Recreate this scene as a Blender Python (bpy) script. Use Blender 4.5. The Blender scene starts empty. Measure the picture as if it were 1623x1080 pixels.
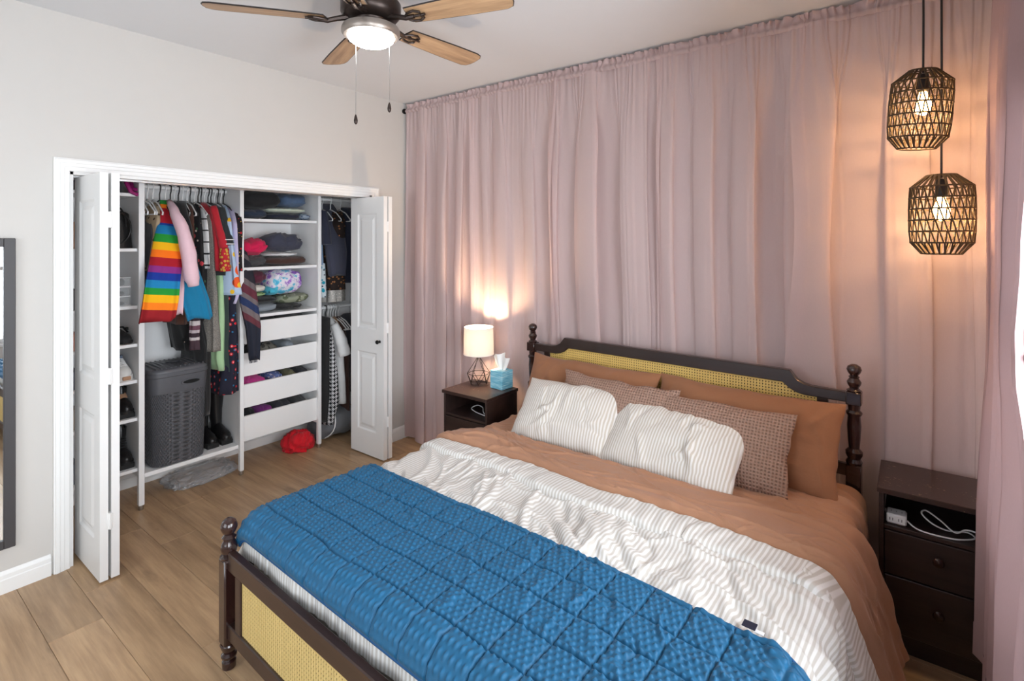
import bpy, bmesh, math, random
import numpy as np
from mathutils import Vector, Matrix, noise as mnoise

rng = random.Random(11)
PI = math.pi
scene = bpy.context.scene
COL = scene.collection

# ------------------------------------------------------------------ camera
YAW = math.radians(37.15)
FPX = 837.5
cam_data = bpy.data.cameras.new('camera')
cam_data.sensor_fit = 'HORIZONTAL'
cam_data.sensor_width = 36.0
cam_data.lens = 36.0 * FPX / 1623.0
cam_data.shift_y = -(540.0 - 380.0) / 1623.0
cam_data.clip_start = 0.05
cam = bpy.data.objects.new('camera', cam_data)
COL.objects.link(cam)
cam.location = (3.484, -3.143, 1.70)
cam.rotation_euler = (PI / 2, 0, YAW)
scene.camera = cam

# ------------------------------------------------------------------ world, daylight, exposure
world = bpy.data.worlds.new('sky')
scene.world = world
world.use_nodes = True
wn = world.node_tree.nodes
wl = world.node_tree.links
bgn = wn['Background']
skyt = wn.new('ShaderNodeTexSky')
skyt.sky_type = 'HOSEK_WILKIE'
skyt.turbidity = 8.0
skyt.ground_albedo = 0.5
skyt.sun_direction = (-0.5, 0.3, 0.8)
wmix = wn.new('ShaderNodeMixRGB')
wmix.inputs[0].default_value = 0.75
wmix.inputs[2].default_value = (0.86, 0.93, 1.0, 1)
wl.new(skyt.outputs[0], wmix.inputs[1])
wl.new(wmix.outputs[0], bgn.inputs[0])
bgn.inputs[1].default_value = 2.2

def area_light(name, loc, rot, sx, sy, energy, color):
    L = bpy.data.lights.new(name, 'AREA')
    L.shape = 'RECTANGLE'
    L.size = sx
    L.size_y = sy
    L.energy = energy
    L.color = color
    o = bpy.data.objects.new(name, L)
    COL.objects.link(o)
    o.location = loc
    o.rotation_euler = rot
    return o

# daylight through the right window, then fill from two added, unseen windows
area_light('daylight_right_window', (4.02, -1.36, 1.42), (0, PI / 2, 0), 1.5, 1.9, 105, (0.88, 0.94, 1.0))
area_light('fill_added_right_window', (4.02, -3.50, 1.42), (0, PI / 2, 0), 1.5, 1.3, 70, (0.88, 0.94, 1.0))  # added side fill for closet and bed, from an unseen made-up window

area_light('fill_added_front_window', (1.6, -4.66, 1.42), (PI / 2, 0, 0), 1.7, 1.5, 24, (0.88, 0.94, 1.0))  # added frontal fill, from a made-up window behind the camera

def point_light(name, loc, energy, color, radius):
    L = bpy.data.lights.new(name, 'POINT')
    L.energy = energy
    L.color = color
    L.shadow_soft_size = radius
    o = bpy.data.objects.new(name, L)
    COL.objects.link(o)
    o.location = loc
    return o

scene.view_settings.view_transform = 'Standard'
scene.view_settings.look = 'None'
scene.view_settings.gamma = 1.0
scene.view_settings.use_curve_mapping = False
scene.view_settings.exposure = 0.17
scene.cycles.max_bounces = 10
scene.cycles.diffuse_bounces = 6
scene.cycles.transparent_max_bounces = 32
scene.cycles.transmission_bounces = 8
scene.cycles.sample_clamp_indirect = 6.0
scene.cycles.use_denoising = True

# ------------------------------------------------------------------ colour and material helpers
def lin(c):
    return c / 12.92 if c <= 0.04045 else ((c + 0.055) / 1.055) ** 2.4

def rgb(r, g, b):
    return (lin(r / 255.0), lin(g / 255.0), lin(b / 255.0), 1.0)

class NT:
    """short node-tree builder"""
    def __init__(self, name):
        self.m = bpy.data.materials.new(name)
        self.m.use_nodes = True
        self.t = self.m.node_tree
        self.p = self.t.nodes['Principled BSDF']
        self.out = self.t.nodes['Material Output']
        self.tc = None
    def n(self, kind, **kw):
        nd = self.t.nodes.new('ShaderNode' + kind)
        for k, v in kw.items():
            if k.startswith('i_'):
                key = k[2:]
                key = int(key) if key.isdigit() else key.replace('_', ' ')
                nd.inputs[key].default_value = v
            else:
                setattr(nd, k, v)
        return nd
    def l(self, a, b):
        self.t.links.new(a, b)
    def coord(self, kind='Object'):
        if self.tc is None:
            self.tc = self.n('TexCoord')
        return self.tc.outputs[kind]
    def mapping(self, src, scale=(1, 1, 1), rot=(0, 0, 0), loc=(0, 0, 0)):
        mp = self.n('Mapping')
        mp.inputs['Scale'].default_value = scale
        mp.inputs['Rotation'].default_value = rot
        mp.inputs['Location'].default_value = loc
        self.l(src, mp.inputs['Vector'])
        return mp.outputs[0]
    def math(self, op, a, b=None, c=None):
        nd = self.n('Math', operation=op)
        for i, x in enumerate((a, b, c)):
            if x is None: continue
            if isinstance(x, (int, float)): nd.inputs[i].default_value = x
            else: self.l(x, nd.inputs[i])
        return nd.outputs[0]
    def ramp(self, src, stops, interp='LINEAR'):
        r = self.n('ValToRGB')
        cr = r.color_ramp
        cr.interpolation = interp
        while len(cr.elements) > 1: cr.elements.remove(cr.elements[-1])
        cr.elements[0].position = stops[0][0]
        cr.elements[0].color = stops[0][1]
        for pos, c in stops[1:]:
            e = cr.elements.new(pos)
            e.color = c
        self.l(src, r.inputs[0])
        return r.outputs[0]
    def mix(self, fac, a, b):
        nd = self.n('MixRGB')
        for i, x in ((0, fac), (1, a), (2, b)):
            if isinstance(x, (int, float)): nd.inputs[i].default_value = x
            elif isinstance(x, tuple): nd.inputs[i].default_value = x
            else: self.l(x, nd.inputs[i])
        return nd.outputs[0]
    def bump(self, h, strength=0.3, dist=0.01):
        b = self.n('Bump')
        b.inputs['Strength'].default_value = strength
        b.inputs['Distance'].default_value = dist
        self.l(h, b.inputs['Height'])
        self.l(b.outputs[0], self.p.inputs['Normal'])
    def noise(self, src, scale, detail=3, rough=0.5):
        nd = self.n('TexNoise')
        nd.inputs['Scale'].default_value = scale
        nd.inputs['Detail'].default_value = detail
        nd.inputs['Roughness'].default_value = rough
        self.l(src, nd.inputs['Vector'])
        return nd.outputs[0]

MATS = {}
def mat(name, col, rough=0.6, metal=0.0, var=0.05, nscale=12.0, bump=0.0, bscale=80.0, bdist=0.004, sheen=0.0, coat=0.0):
    """solid colour with slight tone noise and optional fine relief"""
    if name in MATS: return MATS[name]
    k = NT(name)
    p = k.p
    p.inputs['Roughness'].default_value = rough
    p.inputs['Metallic'].default_value = metal
    if sheen: p.inputs['Sheen Weight'].default_value = sheen
    if coat: p.inputs['Coat Weight'].default_value = coat
    c = rgb(*col)
    d = tuple(x * (1 - var) for x in c[:3]) + (1,)
    e = tuple(min(1, x * (1 + var)) for x in c[:3]) + (1,)
    o = k.coord('Object')
    f = k.noise(o, nscale, 3)
    k.l(k.mix(f, d, e), p.inputs['Base Color'])
    if bump:
        k.bump(k.noise(o, bscale, 4), bump, bdist)
    MATS[name] = k.m
    return k.m

def fabric(name, col, rough=0.9, bump=0.25, bscale=350.0, var=0.08):
    return mat(name, col, rough, 0, var, 25.0, bump, bscale, 0.002, sheen=0.15)

def wood(name, dark, light, axis=0, scale=1.0, rough=0.4, coat=0.0, rand=True, knots=False):
    if name in MATS: return MATS[name]
    k = NT(name)
    o = k.coord('Object')
    oi = k.n('ObjectInfo')
    off = k.n('CombineXYZ')
    if rand:
        k.l(k.math('MULTIPLY', oi.outputs['Random'], 37.0), off.inputs[0])
        k.l(k.math('MULTIPLY', oi.outputs['Random'], 91.0), off.inputs[1])
    add = k.n('VectorMath', operation='ADD')
    k.l(o, add.inputs[0]); k.l(off.outputs[0], add.inputs[1])
    sc = [9.0 * scale] * 3
    sc[axis] = 0.9 * scale
    v = k.mapping(add.outputs[0], tuple(sc))
    n1 = k.noise(v, 1.6, 5, 0.6)
    sc2 = [60.0 * scale] * 3
    sc2[axis] = 3.0 * scale
    n2 = k.noise(k.mapping(add.outputs[0], tuple(sc2)), 1.5, 3, 0.6)
    f = k.math('ADD', k.math('MULTIPLY', n1, 0.75), k.math('MULTIPLY', n2, 0.25))
    col = k.ramp(f, [(0.32, rgb(*dark)), (0.62, rgb(*light))])
    if knots:
        sc3 = [7.0] * 3; sc3[axis] = 2.2
        n3 = k.noise(k.mapping(add.outputs[0], tuple(sc3), loc=(3.1, 1.7, 5.2)), 1.0, 4, .62)
        fk = k.ramp(n3, [(.60, (0, 0, 0, 1)), (.72, (1, 1, 1, 1))])
        col = k.mix(k.math('MULTIPLY', fk, .55), col, tuple(x * .55 for x in rgb(*dark)[:3]) + (1,))
    if rand:
        hv = k.n('HueSaturation')
        k.l(col, hv.inputs['Color'])
        k.l(k.math('ADD', k.math('MULTIPLY', oi.outputs['Random'], 0.22), 0.89), hv.inputs['Value'])
        col = hv.outputs[0]
    k.l(col, k.p.inputs['Base Color'])
    k.p.inputs['Roughness'].default_value = rough
    if coat: k.p.inputs['Coat Weight'].default_value = coat
    k.bump(n2, 0.08, 0.002)
    MATS[name] = k.m
    return k.m

def prints(name, base, spots, rough=0.9):
    """base cloth with printed spots: (colour, cells per metre, radius 0..1, seed offset)"""
    k = NT(name)
    o = k.coord('Object')
    col = rgb(*base)
    for i, (c, sc, rad, seed) in enumerate(spots):
        v = k.n('TexVoronoi')
        v.inputs['Scale'].default_value = sc
        k.l(k.mapping(o, (1, 1, 1), (0, 0, 0), (seed, seed * 1.7, seed * 0.6)), v.inputs['Vector'])
        f = k.math('LESS_THAN', v.outputs['Distance'], rad)
        col = k.mix(f, col, rgb(*c))
    k.l(col, k.p.inputs['Base Color'])
    k.p.inputs['Roughness'].default_value = rough
    return k.m

def bands(name, axis, z0, z1, stops, rough=0.9, rot=(0, 0, 0)):
    """bands of colour woven along one local axis; stops = (metres, colour)"""
    k = NT(name)
    o = k.mapping(k.coord('Object'), (1, 1, 1), rot)
    s = k.n('SeparateXYZ')
    k.l(o, s.inputs[0])
    f = k.math('DIVIDE', k.math('SUBTRACT', s.outputs[axis], z0), z1 - z0)
    k.l(k.ramp(f, [((z - z0) / (z1 - z0), rgb(*c)) for z, c in stops], 'CONSTANT'), k.p.inputs['Base Color'])
    k.p.inputs['Roughness'].default_value = rough
    k.bump(k.noise(k.coord('Object'), 300, 3), 0.3, 0.002)
    return k.m

def uv_stripes(name, a, b, pitch, duty=0.5, rough=0.9, soft=0.12):
    k = NT(name)
    s = k.n('SeparateXYZ')
    k.l(k.coord('UV'), s.inputs[0])
    wob = k.math('MULTIPLY', k.math('SUBTRACT', k.noise(k.coord('UV'), 5.0, 1), 0.5), pitch * 0.2)
    u = k.math('FRACT', k.math('DIVIDE', k.math('ADD', s.outputs[0], wob), pitch))
    col = k.ramp(u, [(0.0, rgb(*a)), (duty - soft, rgb(*a)), (duty, rgb(*b)), (1 - soft, rgb(*b)), (1.0, rgb(*a))])
    k.l(col, k.p.inputs['Base Color'])
    k.p.inputs['Roughness'].default_value = rough
    k.p.inputs['Sheen Weight'].default_value = 0.1
    k.bump(k.noise(k.coord('Object'), 70, 4), 0.22, 0.006)
    return k.m

def emit(name, col, strength):
    if name in MATS: return MATS[name]
    k = NT(name)
    k.p.inputs['Base Color'].default_value = rgb(*col)
    k.p.inputs['Emission Color'].default_value = rgb(*col)
    k.p.inputs['Emission Strength'].default_value = strength
    MATS[name] = k.m
    return k.m

# ------------------------------------------------------------------ mesh helpers
class MB:
    def __init__(self):
        self.v = []; self.f = []; self.uv = None
    def add(self, vs, fs):
        n = len(self.v)
        self.v += [tuple(p) for p in vs]
        self.f += [tuple(i + n for i in f) for f in fs]
        return self
    def box(self, x0, y0, z0, x1, y1, z1, M=None):
        vs = [(x0, y0, z0), (x1, y0, z0), (x1, y1, z0), (x0, y1, z0), (x0, y0, z1), (x1, y0, z1), (x1, y1, z1), (x0, y1, z1)]
        if M is not None: vs = [tuple(M @ Vector(p)) for p in vs]
        return self.add(vs, [(0, 3, 2, 1), (4, 5, 6, 7), (0, 1, 5, 4), (1, 2, 6, 5), (2, 3, 7, 6), (3, 0, 4, 7)])
    def rbox(self, x0, y0, z0, x1, y1, z1, b=0.003, M=None):
        """box with chamfered edges"""
        bm = bmesh.new()
        bmesh.ops.create_cube(bm, size=1.0)
        for v in bm.verts:
            v.co = Vector(((x0 + x1) / 2 + v.co.x * (x1 - x0), (y0 + y1) / 2 + v.co.y * (y1 - y0), (z0 + z1) / 2 + v.co.z * (z1 - z0)))
        bmesh.ops.bevel(bm, geom=bm.edges[:], offset=b, segments=1, affect='EDGES')
        bm.verts.index_update()
        vs = [(M @ v.co) if M is not None else v.co.copy() for v in bm.verts]
        fs = [tuple(v.index for v in f.verts) for f in bm.faces]
        bm.free()
        return self.add(vs, fs)
    def lathe(self, prof, c=(0, 0, 0), n=20, cap=True, M=None):
        """profile of (radius, z)"""
        vs = []; fs = []
        for r, z in prof:
            for i in range(n):
                a = 2 * PI * i / n
                vs.append(Vector((c[0] + r * math.cos(a), c[1] + r * math.sin(a), c[2] + z)))
        for j in range(len(prof) - 1):
            for i in range(n):
                k = (i + 1) % n
                fs.append((j * n + i, j * n + k, (j + 1) * n + k, (j + 1) * n + i))
        if cap:
            fs.append(tuple(range(n - 1, -1, -1)))
            fs.append(tuple((len(prof) - 1) * n + i for i in range(n)))
        if M is not None: vs = [M @ v for v in vs]
        return self.add(vs, fs)
    def tube(self, pts, r, n=8, closed=False, cap=True):
        pts = [Vector(p) for p in pts]
        m = len(pts)
        rr = r if isinstance(r, (list, tuple)) else [r] * m
        vs = []; fs = []
        t0 = None; nrm = None
        for i, p in enumerate(pts):
            if closed: t = pts[(i + 1) % m] - pts[i - 1]
            else: t = pts[min(i + 1, m - 1)] - pts[max(i - 1, 0)]
            if t.length < 1e-9: t = Vector((0, 0, 1))
            t.normalize()
            if nrm is None:
                up = Vector((0, 0, 1)) if abs(t.z) < 0.9 else Vector((1, 0, 0))
                nrm = t.cross(up).normalized()
            else:
                nrm = (nrm - t * nrm.dot(t))
                if nrm.length < 1e-6: nrm = t.orthogonal()
                nrm.normalize()
            b = t.cross(nrm)
            for k in range(n):
                a = 2 * PI * k / n
                vs.append(p + (nrm * math.cos(a) + b * math.sin(a)) * rr[i])
        segs = m if closed else m - 1
        for i in range(segs):
            j = (i + 1) % m
            for k in range(n):
                q = (k + 1) % n
                fs.append((i * n + k, i * n + q, j * n + q, j * n + k))
        if cap and not closed:
            fs.append(tuple(range(n - 1, -1, -1)))
            fs.append(tuple((m - 1) * n + k for k in range(n)))
        return self.add(vs, fs)
    def loft(self, rings, cap=True):
        n = len(rings[0]); vs = []; fs = []
        for r in rings: vs += [Vector(p) for p in r]
        for j in range(len(rings) - 1):
            for i in range(n):
                k = (i + 1) % n
                fs.append((j * n + i, j * n + k, (j + 1) * n + k, (j + 1) * n + i))
        if cap:
            fs.append(tuple(range(n - 1, -1, -1)))
            fs.append(tuple((len(rings) - 1) * n + i for i in range(n)))
        return self.add(vs, fs)
    def prism(self, poly, d0, d1, axis='y'):
        """extrude a polygon; axis y: poly is (x, z); axis x: (y, z); axis z: (x, y)"""
        n = len(poly)
        def P(a, b, d):
            return (a, d, b) if axis == 'y' else ((d, a, b) if axis == 'x' else (a, b, d))
        vs = [P(a, b, d0) for a, b in poly] + [P(a, b, d1) for a, b in poly]
        fs = [tuple(range(n - 1, -1, -1)), tuple(n + i for i in range(n))]
        for i in range(n):
            k = (i + 1) % n
            fs.append((i, k, n + k, n + i))
        return self.add(vs, fs)
    def grid(self, P, uv=None, flip=False):
        """P: array (a, b, 3)"""
        a, b = P.shape[:2]
        idx = np.arange(a * b).reshape(a, b)
        q = np.stack([idx[:-1, :-1], idx[1:, :-1], idx[1:, 1:], idx[:-1, 1:]], -1).reshape(-1, 4)
        if flip: q = q[:, ::-1]
        n = len(self.v)
        self.v += [tuple(p) for p in P.reshape(-1, 3).tolist()]
        self.f += [tuple(int(i) + n for i in r) for r in q]
        if uv is not None:
            if self.uv is None: self.uv = []
            self.uv += [tuple(p) for p in uv.reshape(-1, 2).tolist()]
        return self

def curve_pts(pts, n=7):
    """Catmull-Rom smoothing of a polyline"""
    P = [Vector(p) for p in pts]
    out = []
    for i in range(len(P) - 1):
        a, b, c, d = P[max(i - 1, 0)], P[i], P[i + 1], P[min(i + 2, len(P) - 1)]
        for k in range(n):
            t = k / n
            out.append(.5 * ((2 * b) + (c - a) * t + (2 * a - 5 * b + 4 * c - d) * t * t + (3 * b - a - 3 * c + d) * t ** 3))
    out.append(P[-1])
    return out

def link(name, mb, m, parent=None, smooth=True, origin=None, angle=40, solid=0.0, normals=False):
    """links ONE mesh object. Vertices are in world (or parent-local) space; origin shifts them."""
    vs = mb.v
    if origin is not None:
        vs = [(p[0] - origin[0], p[1] - origin[1], p[2] - origin[2]) for p in vs]
    me = bpy.data.meshes.new(name)
    me.from_pydata(vs, [], mb.f)
    if mb.uv is not None:
        ul = me.uv_layers.new(name='UVMap')
        li = np.zeros(len(me.loops), dtype=np.int32)
        me.loops.foreach_get('vertex_index', li)
        arr = np.array(mb.uv, dtype=np.float32)[li]
        ul.data.foreach_set('uv', arr.reshape(-1))
    if normals:
        bm = bmesh.new(); bm.from_mesh(me)
        bmesh.ops.recalc_face_normals(bm, faces=bm.faces[:])
        bm.to_mesh(me); bm.free()
    me.materials.append(m)
    if smooth:
        me.shade_smooth()
        if angle < 180:
            me.set_sharp_from_angle(angle=math.radians(angle))
    o = bpy.data.objects.new(name, me)
    COL.objects.link(o)
    if parent is not None: o.parent = parent
    if origin is not None: o.location = origin
    if solid:
        md = o.modifiers.new('thickness', 'SOLIDIFY')
        md.thickness = solid; md.offset = 0
    return o

def tag(o, label, cat, group=None, kind=None):
    o['label'] = label
    o['category'] = cat
    if group: o['group'] = group
    if kind: o['kind'] = kind
    return o

def thing(name, label, cat, loc=(0, 0, 0), rotz=0.0, group=None):
    o = bpy.data.objects.new(name, None)
    o.empty_display_size = 0.1
    COL.objects.link(o)
    o.location = loc
    o.rotation_euler = (0, 0, rotz)
    return tag(o, label, cat, group)

def part(name, mb, m, root, label=None, kind=None, world=True, **kw):
    """part of a thing; world=True means the vertices are in world axes and get shifted by the root's location"""
    if world:
        L = root.location
        p = root.parent
        off = Vector(L)
        while p is not None:
            off += p.location; p = p.parent
        mb.v = [(q[0] - off[0], q[1] - off[1], q[2] - off[2]) for q in mb.v]
    o = link(name, mb, m, root, **kw)
    if label: o['label'] = label
    if kind: o['kind'] = kind
    return o

def struct(name, mb, m, label=None, parent=None, **kw):
    o = link(name, mb, m, parent, **kw)
    if parent is None:
        o['kind'] = 'structure'
        if label: o['label'] = label
        o['category'] = name.split('_')[0]
    return o

def sub_copy(root, loc, rotz=None):
    r = root.copy(); COL.objects.link(r); r.location = loc
    if rotz is not None: r.rotation_euler = (0, 0, rotz)
    for ch in list(root.children):
        c = ch.copy(); COL.objects.link(c); c.parent = r
        for g in list(ch.children):
            d = g.copy(); COL.objects.link(d); d.parent = c
    return r

def sstep(a, b, x):
    t = np.clip((x - a) / (b - a), 0, 1)
    return t * t * (3 - 2 * t)

def vnoise(x, y, seed=0):
    """smooth value noise on arrays"""
    xi = np.floor(x).astype(np.int64); yi = np.floor(y).astype(np.int64)
    xf = x - xi; yf = y - yi
    def h(a, b):
        n = (a * 374761393 + b * 668265263 + seed * 974711) & 0x7fffffff
        n = ((n ^ (n >> 13)) * 1274126177) & 0x7fffffff
        n = n ^ (n >> 16)
        return (n & 0xffff) / 65535.0 * 2 - 1
    u = xf * xf * (3 - 2 * xf); v = yf * yf * (3 - 2 * yf)
    return (h(xi, yi) * (1 - u) + h(xi + 1, yi) * u) * (1 - v) + (h(xi, yi + 1) * (1 - u) + h(xi + 1, yi + 1) * u) * v

def creases(X, Y, n, seed, box, ang, ang_sd, length, width, amp):
    """sum of long soft ridges: box = (x0, x1, y0, y1)"""
    r = random.Random(seed)
    H = np.zeros_like(X)
    for _ in range(n):
        cx = r.uniform(box[0], box[1]); cy = r.uniform(box[2], box[3])
        a = math.radians(r.gauss(ang, ang_sd))
        L = length * r.uniform(0.4, 1.2); W = width * r.uniform(0.6, 1.5); A = amp * r.uniform(0.4, 1.0) * r.choice((1, 1, -0.8))
        dx = X - cx; dy = Y - cy
        s = dx * math.cos(a) + dy * math.sin(a)
        t = -dx * math.sin(a) + dy * math.cos(a) + 0.25 * W * np.sin(s / L * 4 + r.uniform(0, 6)) + r.uniform(-.6, .6) * s * s / L
        H += A * np.exp(-(t / W) ** 2) * np.exp(-(s / L) ** 4)
    return H

# ------------------------------------------------------------------ shared materials
M_wall = mat('wall_paint', (198, 195, 191), 0.85, var=0.015, bump=0.05, bscale=220)
M_ceil = mat('ceiling_paint', (212, 214, 217), 0.9, var=0.01, bump=0.06, bscale=120)
M_trim = mat('white_trim_paint', (232, 232, 231), 0.45, var=0.01)
M_door = mat('white_door_paint', (228, 228, 227), 0.42, var=0.01)
M_closet = mat('closet_white_paint', (238, 238, 238), 0.7, var=0.01)
M_mel = mat('white_melamine', (236, 236, 236), 0.4, var=0.008)
M_espresso = wood('espresso_laminate', (38, 27, 25), (58, 42, 38), 0, 1.0, 0.34, rand=False)
M_bedwood = wood('dark_stained_bed_wood', (36, 24, 21), (54, 36, 31), 0, 1.0, 0.32, coat=0.25, rand=False)
M_turned = mat('dark_turned_wood', (46, 26, 23), 0.22, var=0.15, coat=0.5)
M_plank = wood('oak_laminate', (142, 114, 86), (188, 156, 120), 0, 1.0, 0.38, knots=True)
M_black = mat('black_metal', (26, 25, 25), 0.45, 0.6, var=0.05)
M_blackcloth = fabric('black_cloth', (24, 24, 26))
M_chrome = mat('brushed_steel', (190, 190, 190), 0.3, 1.0, var=0.02)
M_whiteplastic = mat('white_plastic', (230, 230, 230), 0.35, var=0.01)
M_blackplastic = mat('black_plastic', (28, 28, 30), 0.35, var=0.05)

H = 2.866          # ceiling height
XR = 3.80          # right wall
YF = -4.45         # wall behind the camera
CB = -0.80         # closet back wall
CL, CR = -2.46, -0.06   # closet side walls
OY0, OY1, OZ = -2.345, -0.425, 2.055   # closet opening
WZ0, WZ1 = 0.66, 2.16    # windows
WY0, WY1 = -2.30, -0.40
FX0, FX1 = -4.15, -2.85

# ------------------------------------------------------------------ room shell
fl = struct('floor', MB().box(CB - .1, YF - .1, -0.12, XR + .1, 0.1, -0.006), mat('floor_underlay', (84, 62, 44), 0.9), 'oak laminate plank floor')
pr = random.Random(5)
PW, PL = 0.19, 1.26
y = YF
row = 0
while y < 0.0:
    y1 = min(y + PW, 0.02)
    x = CB - pr.uniform(0, PL)
    while x < XR:
        x1 = x + PL
        a, b = max(x, CB), min(x1, XR)
        if b - a > 0.02:
            mb = MB().rbox(a + .0006, y + .0006, -0.0059, b - .0006, y1 - .0006, 0.0, 0.0012)
            part('plank', mb, M_plank, fl, origin=None, world=True, smooth=False)
        x = x1
    y = y1
    row += 1

struct('ceiling', MB().box(CB - .1, YF - .1, H, XR + .1, 0.1, H + .1), M_ceil)
wl_ = MB()
wl_.box(-0.12, YF, 0, 0, OY0, H).box(-0.12, OY1, 0, 0, 0, H).box(-0.12, OY0, OZ, 0, OY1, H)
struct('wall_left', wl_, M_wall, smooth=False)
struct('wall_back', MB().box(CB - .1, 0, 0, XR + .1, 0.1, H), M_wall, smooth=False)
wr = MB()
wr.box(XR, YF, 0, XR + .14, FX0, H).box(XR, FX1, 0, XR + .14, WY0, H).box(XR, FX0, 0, XR + .14, FX1, WZ0).box(XR, FX0, WZ1, XR + .14, FX1, H).box(XR, WY1, 0, XR + .14, 0, H).box(XR, WY0, 0, XR + .14, WY1, WZ0).box(XR, WY0, WZ1, XR + .14, WY1, H)
struct('wall_right', wr, M_wall, smooth=False)
wf = MB()
GX0, GX1 = .75, 2.45
wf.box(-.12, YF - .14, 0, GX0, YF, H).box(GX1, YF - .14, 0, XR + .14, YF, H).box(GX0, YF - .14, 0, GX1, YF, WZ0).box(GX0, YF - .14, WZ1, GX1, YF, H)
struct('wall_front', wf, M_wall, smooth=False)
struct('wall_closet_back', MB().box(CB - .1, CL - .1, 0, CB, 0.0, H), M_closet, smooth=False)
struct('wall_closet_left', MB().box(CB, CL - .1, 0, -.12, CL, H), M_closet, smooth=False)
struct('wall_closet_right', MB().box(CB, CR, 0, -.12, -.0005, H), M_closet, smooth=False)

def baseboard(name, a, b, h=0.105, t=0.014):
    """profile swept from a to b (2-D points); the board stands on the left of the direction a->b"""
    d = Vector((b[0] - a[0], b[1] - a[1])); d.normalize()
    nx, ny = -d.y, d.x
    prof = [(0, 0), (t, 0), (t, h * .62), (t * .75, h * .66), (t * .75, h * .84), (t * .3, h * .97), (0, h)]
    ra = [(a[0] + nx * o, a[1] + ny * o, z) for o, z in prof]
    rb = [(b[0] + nx * o, b[1] + ny * o, z) for o, z in prof]
    return struct(name, MB().loft([ra, rb]), M_trim, smooth=False, normals=True)
baseboard('baseboard_left', (0, OY0 - .075), (0, YF))
baseboard('baseboard_left_corner', (0, 0), (0, OY1 + .07))
baseboard('baseboard_back', (XR, 0), (0.0, 0))
baseboard('baseboard_right', (XR, YF), (XR, 0))
baseboard('baseboard_front', (0, YF), (XR, YF))
baseboard('baseboard_closet', (CB, CR), (CB, CL))

# closet casing (moulded boards) and jamb
cs = MB()
cprof = [(0, 0), (0, .011), (.004, .013), (.022, .013), (.025, .017), (.040, .017), (.043, .021), (.057, .021), (.061, .016), (.066, .014), (.066, 0)]
cs.loft([[(d, OY0 - o, 0) for o, d in cprof], [(d, OY0 - o, OZ + o) for o, d in cprof], [(d, OY1 + o, OZ + o) for o, d in cprof], [(d, OY1 + o, 0) for o, d in cprof]])
struct('trim_1', cs, M_trim, 'white moulded casing around the closet opening', smooth=False, normals=True)
jb = MB()
jb.box(-.12, OY0, 0, 0, OY0 + .016, OZ).box(-.12, OY1 - .016, 0, 0, OY1, OZ).box(-.12, OY0, OZ - .016, 0, OY1, OZ)
struct('trim_2', jb, M_trim, smooth=False)
struct('trim_3', MB().box(-.085, OY0 + .02, OZ - .026, -.055, OY1 - .02, OZ - .016), M_chrome, 'steel track of the folding doors', smooth=False)

# windows
M_glass = None
def glass():
    k = NT('window_glass')
    t = k.t
    tr = k.n('BsdfTransparent'); gl = k.n('BsdfGlossy'); gl.inputs['Roughness'].default_value = 0.02
    fr = k.n('Fresnel'); mx = k.n('MixShader')
    fr.inputs[0].default_value = 1.25
    k.l(fr.outputs[0], mx.inputs[0]); k.l(tr.outputs[0], mx.inputs[1]); k.l(gl.outputs[0], mx.inputs[2])
    k.l(mx.outputs[0], k.out.inputs['Surface'])
    return k.m
M_glass = glass()
def window(name, plane, a0, a1, z0, z1, inward):
    """plane: ('x', X) or ('y', Y)"""
    ax, c = plane
    def bx(mb, a, b, d0, d1, zz0, zz1):
        d0, d1 = sorted((c + d0 * -inward, c + d1 * -inward))
        if ax == 'x': mb.rbox(d0, a, zz0, d1, b, zz1, .003)
        else: mb.rbox(a, d0, zz0, b, d1, zz1, .003)
    fr = MB()
    t = .045
    bx(fr, a0, a0 + t, .03, .10, z0, z1); bx(fr, a1 - t, a1, .03, .10, z0, z1)
    bx(fr, a0, a1, .03, .10, z0, z0 + t); bx(fr, a0, a1, .03, .10, z1 - t, z1)
    mid = (a0 + a1) / 2
    bx(fr, mid - .03, mid + .03, .03, .10, z0, z1)
    zm = (z0 + z1) / 2
    bx(fr, a0, a1, .04, .08, zm - .02, zm + .02)
    w = struct(name, fr, M_trim, 'white framed window', smooth=False)
    for a, b in ((a0 + t, mid - .03), (mid + .03, a1 - t)):
        for p, q in ((z0 + t, zm - .02), (zm + .02, z1 - t)):
            g = MB(); bx(g, a - .002, b + .002, .058, .062, p - .002, q + .002)
            link('pane', g, M_glass, w, smooth=False)
    s = MB()
    bx(s, a0 - .03, a1 + .03, -.035, .03, z0 - .03, z0)
    link('window_sill', s, M_trim, w, smooth=False)
    return w
window('window_1', ('x', XR), WY0, WY1, WZ0, WZ1, -1)
window('window_added_right', ('x', XR), FX0, FX1, WZ0, WZ1, -1)  # made-up window out of view, added for the side fill
window('window_added_front', ('y', YF), GX0, GX1, WZ0, WZ1, 1)  # made-up window out of view, added for the frontal fill

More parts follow.
